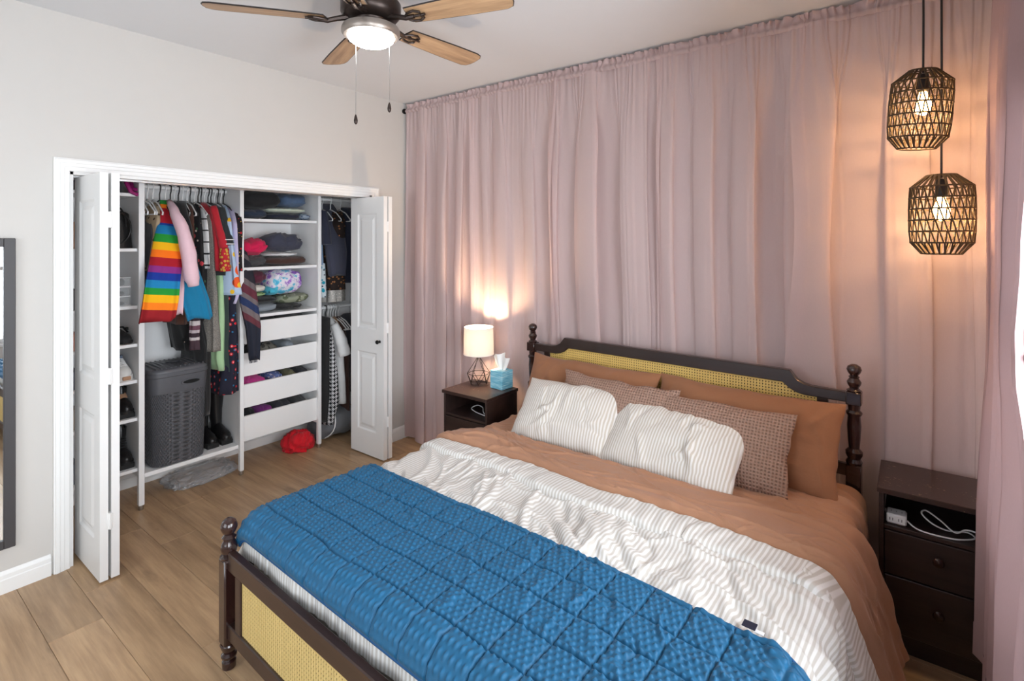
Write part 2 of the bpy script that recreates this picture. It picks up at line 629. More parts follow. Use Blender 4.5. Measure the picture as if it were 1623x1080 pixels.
# bifold closet doors
def panel_leaf(y0, y1, x0, x1, z0, z1, panels):
    """leaf in the x-z plane, thickness y0..y1; both faces get raised panels (tensor-grid relief)"""
    offs = [0, .010, .014, .030, .034, .052]
    dep = [0, -.007, -.008, -.008, -.007, -.001]
    xs = {x0, x1}; zs = {z0, z1}
    for px0, px1, pz0, pz1 in panels:
        for o in offs: xs |= {px0 + o, px1 - o}; zs |= {pz0 + o, pz1 - o}
    xs = sorted(xs); zs = sorted(zs)
    def hgt(x, z):
        for px0, px1, pz0, pz1 in panels:
            d = min(x - px0, px1 - x, z - pz0, pz1 - z)
            if d >= -1e-6: return float(np.interp(d, offs, dep))
        return 0.0
    mb = MB()
    for yy, s in ((y0, 1), (y1, -1)):
        P = np.array([[(x, yy - s * hgt(x, z), z) for z in zs] for x in xs])
        mb.grid(P, flip=(s < 0))
    mb.box(x0, y0 + .0001, z0, x1, y1 - .0001, z1)
    mb.f = mb.f[:-4] + [f for f in mb.f[-4:]]
    # drop the two big faces of the filler box that would hide the relief
    big = mb.f[-6:]
    keep = [f for f in big if len({round(mb.v[i][1], 5) for i in f}) > 1]
    mb.f = mb.f[:-6] + keep
    return mb
Z0D, Z1D = 0.012, 2.032
for nm, ys, xs, lab, knob in (('door_1', ((-2.297, -2.262), (-2.250, -2.215)), (-.113, .302), 'left folding closet door folded open', False),
                        ('door_2', ((-.522, -.487), (-.475, -.440)), (-.135, .270), 'right folding closet door with a black knob', True)):
    root = bpy.data.objects.new(nm, None); COL.objects.link(root)
    root['kind'] = 'structure'; root['label'] = lab; root['category'] = 'door'
    root.location = (0, ys[0][0], 0)
    for a, b in ys:
        mb = panel_leaf(a, b, xs[0], xs[1], Z0D, Z1D, [(xs[0] + .085, xs[1] - .085, 1.0, 1.905), (xs[0] + .085, xs[1] - .085, .20, .82)])
        part('door_leaf', mb, M_door, root, smooth=False, normals=True)
    gap = (ys[0][1], ys[1][0])
    for hz in (.30, 1.02, 1.80):
        hb = MB().rbox(xs[1] - .022, gap[0] - .006, hz - .04, xs[1] + .003, gap[1] + .006, hz + .04, .002)
        hb.tube([(xs[1] + .004, (gap[0] + gap[1]) / 2, hz - .04), (xs[1] + .004, (gap[0] + gap[1]) / 2, hz + .04)], .005)
        part('hinge', hb, M_trim, root)
    if knob:
        kb = MB().lathe([(.011, 0), (.011, .003), (.006, .005), (.006, .016), (.014, .020), (.0165, .027), (.013, .034), (.004, .037)], n=16,
                        M=Matrix.Translation((xs[1] - .045, ys[0][0], .915)) @ Matrix.Rotation(PI / 2, 4, 'X'))
        part('knob', kb, M_black, root)

# ------------------------------------------------------------------ closet organiser: shoe tower, hanging bay, drawer tower
XB, XF = CB + .004, -0.40
def post(mb, y, z0=0.03, z1=2.10, w=.032):
    mb.rbox(XF, y - w / 2, z0, XF + .03, y + w / 2, z1, .002)
def foot(mb, y):
    mb.lathe([(.013, .0), (.015, .006), (.015, .028), (.010, .032)], (XF + .015, y, 0), 12)

st = thing('shoe_tower', 'narrow white open shelf tower holding shoes and bags at the left of the closet', 'shelf', (-.6, -2.12, 0))
part('side_panel', MB().rbox(XB, -1.912, .20, XF, -1.894, 2.10, .0015), M_mel, st, smooth=False)
part('side_panel', MB().rbox(XB, -2.372, .20, XF, -2.354, 2.10, .0015), M_mel, st, smooth=False)
for yy in (-1.903, -2.363):
    m_ = MB(); post(m_, yy); part('leg', m_, M_mel, st, smooth=False)
    m_ = MB(); foot(m_, yy); part('foot', m_, M_chrome, st)
for z in (1.99, 1.645, 1.285, 1.046, .818, .580, .262):
    part('shelf', MB().rbox(XB, -2.352, z - .02, XF, -1.914, z, .0015), M_mel, st, smooth=False)

hb = thing('hanging_bay', 'white hanging bay with clothes rod and low bottom shelf holding hamper and boots', 'closet bay', (-.6, -1.6, 0))
part('bottom_shelf', MB().rbox(XB, -1.892, .188, XF, -1.292, .214, .0015), M_mel, hb, smooth=False)
part('rod', MB().tube([(-.60, -1.892, 2.055), (-.60, -1.288, 2.055)], .0135, 14), M_whiteplastic, hb)
part('top_shelf', MB().rbox(XB, -1.892, 2.20, -.36, -1.292, 2.22, .0015), M_mel, hb, smooth=False)

dt = thing('drawer_tower', 'white drawer tower with three open shelves above four drawers', 'shelf', (-.6, -.96, 0))
for yy in (-1.280, -.652):
    part('side_panel', MB().rbox(XB, yy - .009, .20, XF, yy + .009, 2.10, .0015), M_mel, dt, smooth=False)
    m_ = MB(); post(m_, yy, w=.028); part('leg', m_, M_mel, dt, smooth=False)
    m_ = MB(); foot(m_, yy); part('foot', m_, M_chrome, dt)
part('back_panel', MB().box(XB, -1.270, .20, XB + .006, -.662, 2.10), M_mel, dt, smooth=False)
for z in (1.855, 1.495, 1.142):
    part('shelf', MB().rbox(XB + .007, -1.269, z - .022, XF, -.663, z, .0015), M_mel, dt, smooth=False)
DR = [(.934, 1.096), (.700, .868), (.470, .640), (.226, .408)]
for z0, z1 in DR:
    b = MB()
    b.rbox(XF - .016, -1.266, z0, XF + .004, -.666, z1, .002)
    d = part('drawer', b, M_mel, dt, smooth=False)
    s = MB()
    s.box(XB + .03, -1.258, z0 + .01, XF - .016, -1.246, z1 - .03).box(XB + .03, -.686, z0 + .01, XF - .016, -.674, z1 - .03)
    s.box(XB + .03, -1.246, z0 + .01, XF - .016, -.686, z0 + .02).box(XB + .03, -1.246, z0 + .02, XB + .042, -.686, z1 - .03)
    part('drawer_box', s, M_mel, d, smooth=False)

rr_ = thing('closet_rod', 'upper white clothes rod in the right corner of the closet', 'rod', (-.6, -.35, 2.05), group=None)
part('rod', MB().tube([(-.60, -.640, 2.05), (-.60, CR, 2.05)], .0135, 12), M_whiteplastic, rr_)
rr2 = thing('closet_rod', 'lower white clothes rod in the right corner of the closet', 'rod', (-.6, -.35, 1.105))
part('rod', MB().tube([(-.60, -.640, 1.105), (-.60, CR, 1.105)], .0135, 12), M_whiteplastic, rr2)

# ------------------------------------------------------------------ hangers and garments
HANGER = {}
def hanger_mesh(wide=.20):
    mb = MB()
    hook = []
    for i in range(11):
        a = math.radians(-60 + i * 24)
        hook.append((.0195 * math.cos(a), 0, .0195 * math.sin(a)))
    hook = hook[::-1]
    hook = hook + [(.0, 0, -.034), (.0, 0, -.075)] if False else [(.0, 0, -.085), (.0, 0, -.045), (.014, 0, -.022)] + hook[::-1][1:]
    mb.tube(hook, .0042, 6)
    mb.tube([(0, 0, -.085), (wide * .55, 0, -.118), (wide, 0, -.175), (wide * .98, 0, -.19), (-wide * .98, 0, -.19), (-wide, 0, -.175), (-wide * .55, 0, -.118)], .0048, 6, closed=True)
    return mb
def hanger(x, y, z, yaw, m, label, group, wide=.20):
    key = (m.name, wide)
    if key not in HANGER:
        o = link('clothes_hanger', hanger_mesh(wide), m)
        HANGER[key] = o
    else:
        o = HANGER[key].copy(); COL.objects.link(o)
    o.location = (x, y, z + .0)
    o.rotation_euler = (0, 0, yaw)
    tag(o, label, 'hanger', group)
    return o

def garment(name, label, cat, prof, m, xf=-.36, xb=-.765, group=None, folds=3, fold_amp=.009, shoulder=True, seed=0, hem=0.0, rows=26, cols=40, power=2.4, origin=None):
    """cloth body hanging on a hanger: prof = [(z, centre y, half-width y)] from top to bottom.
    Closed flattened tube, front edge at xf, back edge at xb, deepening folds towards the hem."""
    r = random.Random(seed + 77)
    zs = [p[0] for p in prof][::-1]; yc = [p[1] for p in prof][::-1]; hw = [p[2] for p in prof][::-1]
    zt, zb = zs[-1], zs[0]
    rings = []
    ph = r.uniform(0, 6); ph2 = r.uniform(0, 6)
    for j in range(rows + 1):
        s = j / rows
        z = zt + (zb - zt) * s
        c = float(np.interp(z, zs, yc)); h = max(.008, float(np.interp(z, zs, hw)))
        d = zt - z
        sh = (0.16 + .84 * min(1, d / .13) ** .6) if shoulder else 1.0
        xc = -.60
        f = xc + (xf - xc) * sh; c += .33 * (xf - f) * (1 if shoulder else 0); b = xc + (xb - xc) * sh
        ring = []
        for i in range(cols):
            t = 2 * PI * i / cols
            ct, sn = math.cos(t), math.sin(t)
            ex = math.copysign(abs(ct) ** (2 / power), ct); ey = math.copysign(abs(sn) ** (2 / power), sn)
            x = (f + b) / 2 + (f - b) / 2 * ex
            k = fold_amp * (s ** .8) * (math.sin(folds * 2 * t + ph + 2 * s) + .6 * math.sin(folds * 3.3 * t + ph2 - 3 * s))
            y = c + h * ey + k * (1 if abs(sn) > .2 else .5)
            zz = z + (hem * math.sin(2 * t + ph) * s ** 4)
            y += .006 * mnoise.noise(Vector((x * 9, seed * 3.3, z * 6))) * min(1, s * 4)
            ring.append((x + k * .8 * ex, y, zz))
        rings.append(ring)
    mb = MB(); mb.loft(rings)
    org = origin or (-.60, prof[0][1], zt)
    o = link(name, mb, m, origin=org, angle=180, normals=True)
    return tag(o, label, cat, group)

def sleeve(root, pts, radii, m, flat=1.0, n=18):
    """tube of cloth along pts (world)"""
    L = root.location
    mb = MB()
    P = []; R = []
    k = len(pts)
    for i in range(14):
        t = i / 13 * (k - 1); a = min(int(t), k - 2); u = t - a
        P.append(Vector(pts[a]).lerp(Vector(pts[a + 1]), u) - L)
        R.append(radii[a] * (1 - u) + radii[a + 1] * u)
    R = [q * (1 + .05 * math.sin(i * 1.9)) for i, q in enumerate(R)]
    mb.tube(P, R, n)
    mb.v = [tuple(Vector(v) + Vector((.5, 1, .3)) * .0055 * mnoise.noise(Vector(v) * 17 + Vector((L.y * 50, 0, 0)))) for v in mb.v]
    return link('sleeve', mb, m, root, angle=180)

M_rainbow = bands('rainbow_knit', 2, -.76, .0, [(-.76, (150, 20, 30)), (-.700, (255, 132, 20)), (-.655, (250, 186, 10)), (-.607, (32, 150, 52)), (-.565, (22, 130, 185)), (-.517, (14, 52, 150)), (-.470, (140, 45, 130)), (-.430, (170, 18, 36)), (-.375, (255, 120, 15)), (-.328, (250, 186, 10)), (-.277, (32, 150, 52)), (-.225, (20, 125, 180)), (-.165, (20, 60, 150)), (-.150, (175, 20, 40)), (-.045, (245, 130, 20)), (-.02, (40, 150, 60))], rot=(math.radians(7), 0, 0))
M_pink = fabric('pale_pink_cotton', (232, 196, 206))
M_teal = fabric('teal_blue_cloth', (10, 122, 165))
M_navy = fabric('navy_cloth', (30, 34, 52))
M_char = fabric('charcoal_cloth', (50, 50, 56))
M_slate = fabric('slate_navy_jersey', (58, 60, 76))
M_brownc = fabric('brown_cloth', (84, 50, 38))
M_tan = prints('tan_print', (172, 152, 124), [((80, 62, 50), 22, .22, 1.0)])
M_floral = prints('black_floral', (26, 25, 28), [((190, 60, 70), 14, .22, 2.0), ((225, 205, 190), 19, .16, 5.0), ((70, 110, 80), 17, .15, 8.0)])
M_redfl = prints('black_red_floral', (34, 28, 30), [((205, 40, 50), 30, .25, 3.0), ((230, 190, 90), 36, .17, 6.0)])
M_cherry = prints('navy_cherry_print', (30, 30, 48), [((214, 38, 50), 24, .27, 1.5), ((225, 215, 215), 24, .10, 1.5), ((40, 120, 170), 21, .14, 7.5)])
M_poppy = prints('pale_blue_poppy', (178, 200, 226), [((236, 92, 38), 7, .27, .35), ((240, 190, 40), 9, .18, 3.9), ((60, 100, 80), 12, .12, 6.3)])
M_red = fabric('red_cloth', (178, 28, 42))
M_marl = prints('grey_marl_knit', (128, 124, 118), [((88, 86, 84), 190, .35, 1.0), ((170, 164, 155), 160, .3, 4.0)])
M_dkgreen = fabric('dark_green_cloth', (52, 68, 64))
M_ltgreen = fabric('light_green_cloth', (168, 204, 158))
M_polo = fabric('black_polo_cloth', (36, 42, 44))
M_beige = fabric('beige_cloth', (196, 184, 172))
M_lilac = fabric('lilac_cloth', (196, 186, 214))
M_leopard = prints('leopard_print', (40, 28, 24), [((176, 116, 68), 34, .27, 2.0), ((35, 25, 22), 34, .12, 2.0)])
M_lace = prints('pale_lace', (190, 186, 180), [((226, 220, 214), 60, .3, 1.0)])
M_tealwhite = prints('teal_white_print', (205, 215, 220), [((30, 150, 175), 20, .3, 1.0), ((40, 50, 70), 26, .18, 4.0)])
M_ltblue = fabric('light_blue_cloth', (150, 176, 206))
M_whitec = fabric('white_cotton', (226, 226, 226))
M_tanc = fabric('tan_cloth', (150, 118, 90))
M_dbrown = fabric('dark_brown_cloth', (70, 44, 36))
M_plaid = bands('white_black_lines', 2, -.6, .0, [(-.6, (225, 225, 225)), (-.42, (25, 25, 28)), (-.41, (225, 225, 225)), (-.34, (25, 25, 28)), (-.33, (225, 225, 225)), (-.26, (25, 25, 28)), (-.25, (225, 225, 225)), (-.18, (25, 25, 28)), (-.17, (225, 225, 225)), (-.10, (25, 25, 28)), (-.09, (225, 225, 225))])
M_shawl = bands('striped_wool', 2, -.90, .10, [(-.90, (32, 36, 50)), (-.50, (96, 46, 56)), (-.46, (112, 102, 104)), (-.42, (32, 48, 88)), (-.375, (110, 100, 102)), (-.345, (98, 42, 56)), (-.29, (108, 98, 100)), (-.25, (36, 36, 46)), (-.12, (96, 90, 92)), (-.09, (36, 36, 46)), (-.06, (96, 90, 92)), (-.03, (36, 36, 46))], rot=(math.radians(38), 0, 0))
M_pattern = bands('banded_print', 2, -.30, .0, [(-.3, (70, 50, 58)), (-.22, (200, 190, 190)), (-.2, (60, 44, 52)), (-.17, (190, 178, 182)), (-.15, (110, 70, 84)), (-.12, (205, 196, 196)), (-.09, (56, 44, 52)), (-.05, (200, 190, 190)), (-.03, (70, 50, 58))])
def houndstooth():
    k = NT('houndstooth')
    o = k.coord('Object')
    s = k.n('SeparateXYZ'); k.l(o, s.inputs[0])
    a = k.math('FRACT', k.math('MULTIPLY', k.math('ADD', s.outputs[1], k.math('MULTIPLY', s.outputs[0], .45)), 30.0))
    b = k.math('FRACT', k.math('MULTIPLY', s.outputs[2], 30.0))
    sm = k.math('FRACT', k.math('MULTIPLY', k.math('ADD', k.math('ADD', s.outputs[1], k.math('MULTIPLY', s.outputs[0], .45)), s.outputs[2]), 60.0))
    A = k.math('LESS_THAN', a, .5); B = k.math('LESS_THAN', b, .5); D = k.math('LESS_THAN', sm, .5)
    both = k.math('MULTIPLY', A, B)
    one = k.math('SUBTRACT', k.math('ADD', A, B), k.math('MULTIPLY', both, 2.0))
    f = k.math('ADD', both, k.math('MULTIPLY', one, D))
    k.l(k.mix(f, rgb(226, 226, 228), rgb(26, 26, 30)), k.p.inputs['Base Color'])
    k.p.inputs['Roughness'].default_value = .9
    return k.m
M_hound = houndstooth()

# profiles measured as (height, centre, half width) along the rod
GAR = [
 ('trousers', 'charcoal trousers hanging first at the left end of the rod', 'trousers', -.42, [(1.883, -1.827, .014), (1.497, -1.837, .018), (1.25, -1.84, .016)], M_char, {}),
 ('shirt', 'tan printed shirt hanging behind the rainbow sweater', 'shirt', -.40, [(1.95, -1.797, .021), (1.823, -1.801, .025), (1.498, -1.837, .024)], M_tan, {}),
 ('blouse', 'black blouse hanging just right of the pink shirt', 'blouse', -.38, [(1.969, -1.659, .033), (1.784, -1.625, .046), (1.45, -1.595, .031)], M_blackcloth, {}),
 ('tunic', 'brown tunic with its hem showing below the pink shirt', 'tunic', -.42, [(1.958, -1.583, .02), (1.527, -1.585, .02), (1.126, -1.633, .038)], M_brownc, {}),
 ('dress', 'black dress with scattered pink and cream flowers', 'dress', -.39, [(1.95, -1.555, .02), (1.657, -1.542, .032), (1.484, -1.530, .036), (1.183, -1.55, .048), (.994, -1.581, .030)], M_floral, {}),
 ('shirt', 'white shirt with thin black lines hanging left of the grey cardigan', 'shirt', -.37, [(1.937, -1.535, .016), (1.852, -1.519, .016), (1.614, -1.508, .018), (1.50, -1.506, .014)], M_plaid, {}),
 ('cardigan', 'long grey marled knit cardigan', 'cardigan', -.36, [(1.951, -1.505, .016), (1.613, -1.478, .022), (1.176, -1.470, .034), (.922, -1.463, .048)], M_marl, {}),
 ('kimono', 'red top with gold print hanging right of the grey cardigan', 'top', -.34, [(1.966, -1.530, .019), (1.873, -1.482, .022), (1.613, -1.458, .023), (1.482, -1.447, .019)], M_red, {}),
 ('polo_shirt', 'black polo shirt with white collar stripe between red top and blue dress', 'shirt', -.33, [(1.961, -1.462, .022), (1.788, -1.426, .025), (1.613, -1.420, .024), (1.45, -1.416, .021)], M_polo, {}),
 ('dress', 'long light green dress hanging in a narrow strip', 'dress', -.37, [(1.941, -1.466, .012), (1.656, -1.428, .018), (1.169, -1.420, .020), (.862, -1.427, .032), (.779, -1.418, .018)], M_ltgreen, {}),
 ('dress', 'long plain dark green dress right of the light green one', 'dress', -.35, [(1.921, -1.415, .012), (1.479, -1.398, .020), (1.167, -1.388, .021), (.768, -1.384, .021)], M_dkgreen, {}),
 ('blouse', 'pale blue blouse printed with orange poppies', 'blouse', -.30, [(1.954, -1.404, .021), (1.744, -1.387, .038), (1.523, -1.369, .052), (1.310, -1.353, .068)], M_poppy, dict(fold_amp=.010)),
 ('blouse', 'beige blouse with lilac hem showing under the poppy blouse', 'blouse', -.33, [(1.941, -1.347, .022), (1.611, -1.330, .022), (1.297, -1.333, .040), (1.246, -1.350, .026)], M_lilac, {}),
 ('blouse', 'black blouse with small red flowers at the right end of the rod', 'blouse', -.31, [(1.946, -1.310, .020), (1.70, -1.312, .016), (1.476, -1.312, .013)], M_redfl, {}),
 ('dress', 'navy dress with red cherry print hanging longest at the right', 'dress', -.34, [(1.80, -1.355, .02), (1.611, -1.355, .024), (1.263, -1.353, .033), (.984, -1.342, .048), (.719, -1.357, .074), (.61, -1.365, .085)], M_cherry, dict(fold_amp=.012)),
 ('dress', 'long plain black dress hanging down in front of the tall boots', 'dress', -.40, [(1.60, -1.567, .02), (1.27, -1.567, .026), (.916, -1.512, .045), (.57, -1.516, .049), (.482, -1.516, .043)], M_blackcloth, dict(shoulder=False, fold_amp=.01)),
 ('skirt', 'plain black skirt hanging behind the banded scarf above the hamper', 'skirt', -.47, [(1.55, -1.555, .045), (1.15, -1.590, .065), (.93, -1.565, .050)], M_blackcloth, dict(shoulder=False)),
 ('scarf', 'pale and burgundy banded scarf hanging above the hamper', 'scarf', -.36, [(1.24, -1.585, .026), (.956, -1.589, .022)], M_pattern, dict(shoulder=False, xb=-.42)),
]
LEFTG = 'clothes on the long left rod'
for i, (nm, lab, cat, xf, prof, m, kw) in enumerate(GAR):
    o = garment(nm, lab, cat, prof, m, xf=xf, seed=i, **kw)
    if nm == 'polo_shirt':
        sleeve(o, [(-.39, -1.418, 1.92), (-.34, -1.408, 1.78), (-.31, -1.400, 1.66)], [.026, .030, .034], M_polo)
        for q in (1.70, 1.67):
            part('cuff_stripe', MB().tube([(-.312 + .035 * math.cos(a_), -1.401 + .035 * math.sin(a_), q) for a_ in [2 * PI * i_ / 16 for i_ in range(16)]], .004, 6, closed=True), M_whitec, o, label='white stripe')
    if nm == 'kimono':
        M_gold = prints('red_gold_print', (176, 30, 42), [((196, 160, 60), 40, .36, 2.0)])
        sleeve(o, [(-.38, -1.475, 1.93), (-.33, -1.450, 1.75), (-.31, -1.432, 1.64)], [.022, .026, .030], M_red)
        q = sleeve(o, [(-.31, -1.432, 1.64), (-.305, -1.428, 1.48)], [.031, .034], M_gold); q['label'] = 'gold printed cuff'

# rainbow sweater, pink shirt and teal top bulge out in front of the row and face the room
def facing_garment(name, label, cat, prof, m, xfront, thick, seed, group=None, fold_amp=.006, zt_extra=None):
    """soft garment turned towards the room: prof = [(z, centre y, half width)] in the plane x = xfront"""
    r = random.Random(seed); ph = r.uniform(0, 6)
    zs = [p[0] for p in prof][::-1]; yc = [p[1] for p in prof][::-1]; hw = [p[2] for p in prof][::-1]
    zt, zb = zs[-1], zs[0]
    rings = []
    rows, cols = 30, 40
    for j in range(rows + 1):
        s = j / rows; z = zt + (zb - zt) * s
        c = float(np.interp(z, zs, yc)); h = float(np.interp(z, zs, hw))
        lean = -.30 * (1 - s) ** 2.0        # the top goes back to the rod
        c -= .34 * lean
        ring = []
        for i in range(cols):
            t = 2 * PI * i / cols
            ct, sn = math.cos(t), math.sin(t)
            k = fold_amp * s * (math.sin(6 * t + ph) + .7 * math.sin(9 * t + ph * 2 + 2 * s))
            w = abs(ct) ** .8
            y = c + h * math.copysign(abs(ct) ** .9, ct)
            x = xfront + lean + thick * (.35 + .65 * min(1, s * 3)) * math.copysign(abs(sn) ** .8, sn) + k
            # turn: the right side goes back towards the rod
            x -= (y - c) * .02
            ring.append((x, y, z + .012 * s * math.sin(3 * t + ph)))
        rings.append(ring)
    mb = MB(); mb.loft(rings)
    o = link(name, mb, m, origin=(xfront - .3, prof[0][1], zt), angle=180, normals=True)
    return tag(o, label, cat, group)
sw = facing_garment('sweater', 'rainbow striped knit sweater hanging at the front of the rod', 'sweater', [(1.965, -1.829, .022), (1.90, -1.815, .030), (1.81, -1.798, .066), (1.70, -1.80, .088), (1.621, -1.806, .095), (1.465, -1.83, .097), (1.309, -1.847, .1), (1.202, -1.865, .1)], M_rainbow, -.23, .035, 3)
ps = facing_garment('shirt', 'pale pink shirt with long sleeve hanging right of the rainbow sweater', 'shirt', [(1.95, -1.775, .016), (1.80, -1.745, .03), (1.619, -1.721, .036), (1.393, -1.714, .036), (1.218, -1.719, .030)], M_pink, -.33, .03, 5)
sleeve(ps, [(-.46, -1.715, 1.955), (-.34, -1.728, 1.88), (-.26, -1.715, 1.77), (-.225, -1.693, 1.62), (-.215, -1.677, 1.46), (-.215, -1.667, 1.40)], [.016, .030, .038, .044, .044, .032], M_pink)
facing_garment('skirt', 'teal blue skirt hanging in front below the pink sleeve', 'skirt', [(1.90, -1.690, .02), (1.575, -1.655, .047), (1.386, -1.627, .075), (1.28, -1.602, .082), (1.171, -1.580, .078)], M_teal, -.33, .03, 7)
sh = facing_garment('shawl', 'dark wool shawl with diagonal burgundy and grey stripes over the drawers', 'shawl', [(1.79, -1.325, .012), (1.736, -1.323, .014), (1.611, -1.293, .036), (1.43, -1.272, .058), (1.25, -1.262, .064), (1.067, -1.236, .054), (.841, -1.232, .036)], M_shawl, -.29, .022, 9, fold_amp=.008)
fr_ = MB()
for i in range(14):
    y = -1.268 + i * .0042
    fr_.tube([(-.29, y, .85), (-.29 + .003 * math.sin(i), y + .002, .815)], .0014, 4)
part('fringe', fr_, M_navy, sh, kind='stuff')

# right corner of the closet
RG = [
 ('tee_shirt', 'light blue top hanging at the left end of the upper right rod', 'shirt', -.42, [(1.962, -.594, .015), (1.49, -.593, .021)], M_ltblue, {}),
 ('blouse', 'brown and black leopard print blouse behind the slate shirt', 'blouse', -.43, [(1.95, -.378, .05), (1.43, -.448, .125), (1.268, -.43, .107)], M_leopard, dict(fold_amp=.012)),
 ('skirt', 'teal and white printed skirt hem under the leopard blouse', 'skirt', -.44, [(1.50, -.567, .034), (1.437, -.567, .036), (1.215, -.561, .036)], M_tealwhite, dict(shoulder=False)),
 ('skirt', 'pale lace skirt hem under the leopard blouse', 'skirt', -.45, [(1.50, -.428, .09), (1.376, -.428, .097), (1.165, -.431, .1)], M_lace, dict(shoulder=False, fold_amp=.016, folds=5)),
 ('trousers', 'long black trousers at the left end of the lower right rod', 'trousers', -.34, [(1.055, -.582, .030), (.551, -.592, .034), (.199, -.606, .022)], M_blackcloth, dict(shoulder=False)),
 ('coat', 'black and white houndstooth coat', 'coat', -.38, [(1.018, -.550, .026), (.751, -.515, .044), (.324, -.495, .066), (.15, -.540, .033)], M_hound, {}),
 ('coat', 'dark navy coat filling the upper right corner behind the leopard blouse', 'coat', -.46, [(1.99, -.27, .05), (1.60, -.26, .10), (1.32, -.26, .10)], M_navy, {}),
 ('sweater', 'grey sweater hanging behind the brown top in the lower right corner', 'sweater', -.47, [(1.03, -.26, .04), (.70, -.235, .06), (.35, -.235, .06)], M_char, {}),
 ('tee_shirt', 'white tee shirt hanging right of the houndstooth coat', 'shirt', -.40, [(1.023, -.475, .026), (.841, -.447, .040), (.687, -.422, .044), (.291, -.400, .04)], M_whitec, {}),
 ('top', 'brown top hanging last on the lower right rod', 'top', -.44, [(1.018, -.381, .034), (.708, -.335, .038), (.178, -.330, .033)], M_dbrown, {}),
 ('top', 'tan top hanging between the white tee shirt and the brown top', 'top', -.42, [(1.02, -.425, .016), (.85, -.408, .022), (.62, -.400, .022)], M_tanc, {}),
]
for i, (nm, lab, cat, xf, prof, m, kw) in enumerate(RG):
    o = garment(nm, lab, cat, prof, m, xf=xf, xb=-.755, seed=40 + i, **kw)
    if 'white tee' in lab:
        sleeve(o, [(-.43, -.475, .98), (-.37, -.455, .86), (-.345, -.43, .72)], [.03, .045, .05], M_whitec)
ss = facing_garment('shirt', 'slate navy shirt hanging open on the upper right rod', 'shirt', [(2.019, -.482, .06), (1.913, -.48, .105), (1.594, -.48, .105), (1.402, -.484, .079)], M_slate, -.38, .03, 12)
part('sleeve', MB().tube([(-.42, -.59, 1.93), (-.37, -.60, 1.8), (-.36, -.595, 1.66)], [.03, .036, .04], 14), M_navy, ss, label='dark short sleeve')

# hangers: (y, colour)
HG = 'hangers on the long left rod'
hs = [(-1.868, 'w'), (-1.852, 'w'), (-1.827, 'w'), (-1.797, 'w'), (-1.765, 'w'), (-1.725, 'b'), (-1.69, 'w'), (-1.66, 'b'), (-1.635, 'w'), (-1.61, 'b'), (-1.583, 'w'), (-1.555, 'w'), (-1.535, 'b'), (-1.505, 'w'), (-1.482, 'b'), (-1.462, 'b'), (-1.44, 'w'), (-1.415, 'b'), (-1.395, 'b'), (-1.37, 'w'), (-1.347, 'b'), (-1.325, 'w'), (-1.308, 'b')]
HL = ['hanging empty, nearest the left post of the rod', 'hanging empty, second from the left post of the rod', 'carrying the charcoal trousers', 'carrying the tan printed shirt', 'carrying the pale pink shirt', 'between pink shirt and black blouse', 'carrying the teal blue skirt', 'carrying the black blouse', 'just right of the black blouse', 'just left of the brown tunic', 'carrying the brown tunic', 'carrying the black flowered dress', 'carrying the white shirt with thin black lines', 'carrying the grey marled cardigan', 'carrying the red gold-printed top', 'carrying the black polo shirt', 'carrying the long light green dress', 'carrying the long dark green dress', 'carrying the pale blue poppy blouse', 'between poppy blouse and beige blouse', 'carrying the lilac-hemmed blouse', 'carrying the navy cherry dress', 'nearest the drawer tower on the left rod']
for i, (y, c) in enumerate(hs):
    m = M_whiteplastic if c == 'w' else M_blackplastic
    col_ = 'white' if c == 'w' else 'black'
    lab = col_ + ' plastic hanger ' + HL[i]
    g = 'empty hangers at the left end of the rod' if i < 2 else col_ + ' ' + HG
    hanger(-.60, y, 2.055, rng.uniform(-.12, .12), m, lab, g, .17)
for y, l_ in ((-.594, 'carrying the light blue top'), (-.482, 'carrying the slate navy shirt'), (-.40, 'carrying the leopard blouse'), (-.30, 'nearest the right wall')):
    hanger(-.60, y, 2.05, rng.uniform(-.1, .1), M_whiteplastic, 'white hanger on the upper right closet rod, ' + l_, 'hangers on the upper right rod', .17)
ORDN = ['nearest', 'second from', 'third from', 'fourth from', 'fifth from', 'sixth from', 'seventh from', 'eighth from', 'ninth from', 'tenth from', 'eleventh from', 'farthest from']
for i_, (y, c) in enumerate([(-.60, 'w'), (-.575, 'w'), (-.55, 'b'), (-.525, 'w'), (-.50, 'w'), (-.475, 'w'), (-.45, 'b'), (-.425, 'w'), (-.40, 'w'), (-.375, 'w'), (-.35, 'w'), (-.32, 'w')]):
    m = M_whiteplastic if c == 'w' else M_blackplastic
    hanger(-.60, y, 1.105, rng.uniform(-.1, .1), m, ('white' if c == 'w' else 'black') + ' hanger on the lower right rod, ' + ORDN[i_] + ' the drawer tower', ('white' if c == 'w' else 'black') + ' hangers on the lower right rod', .17)

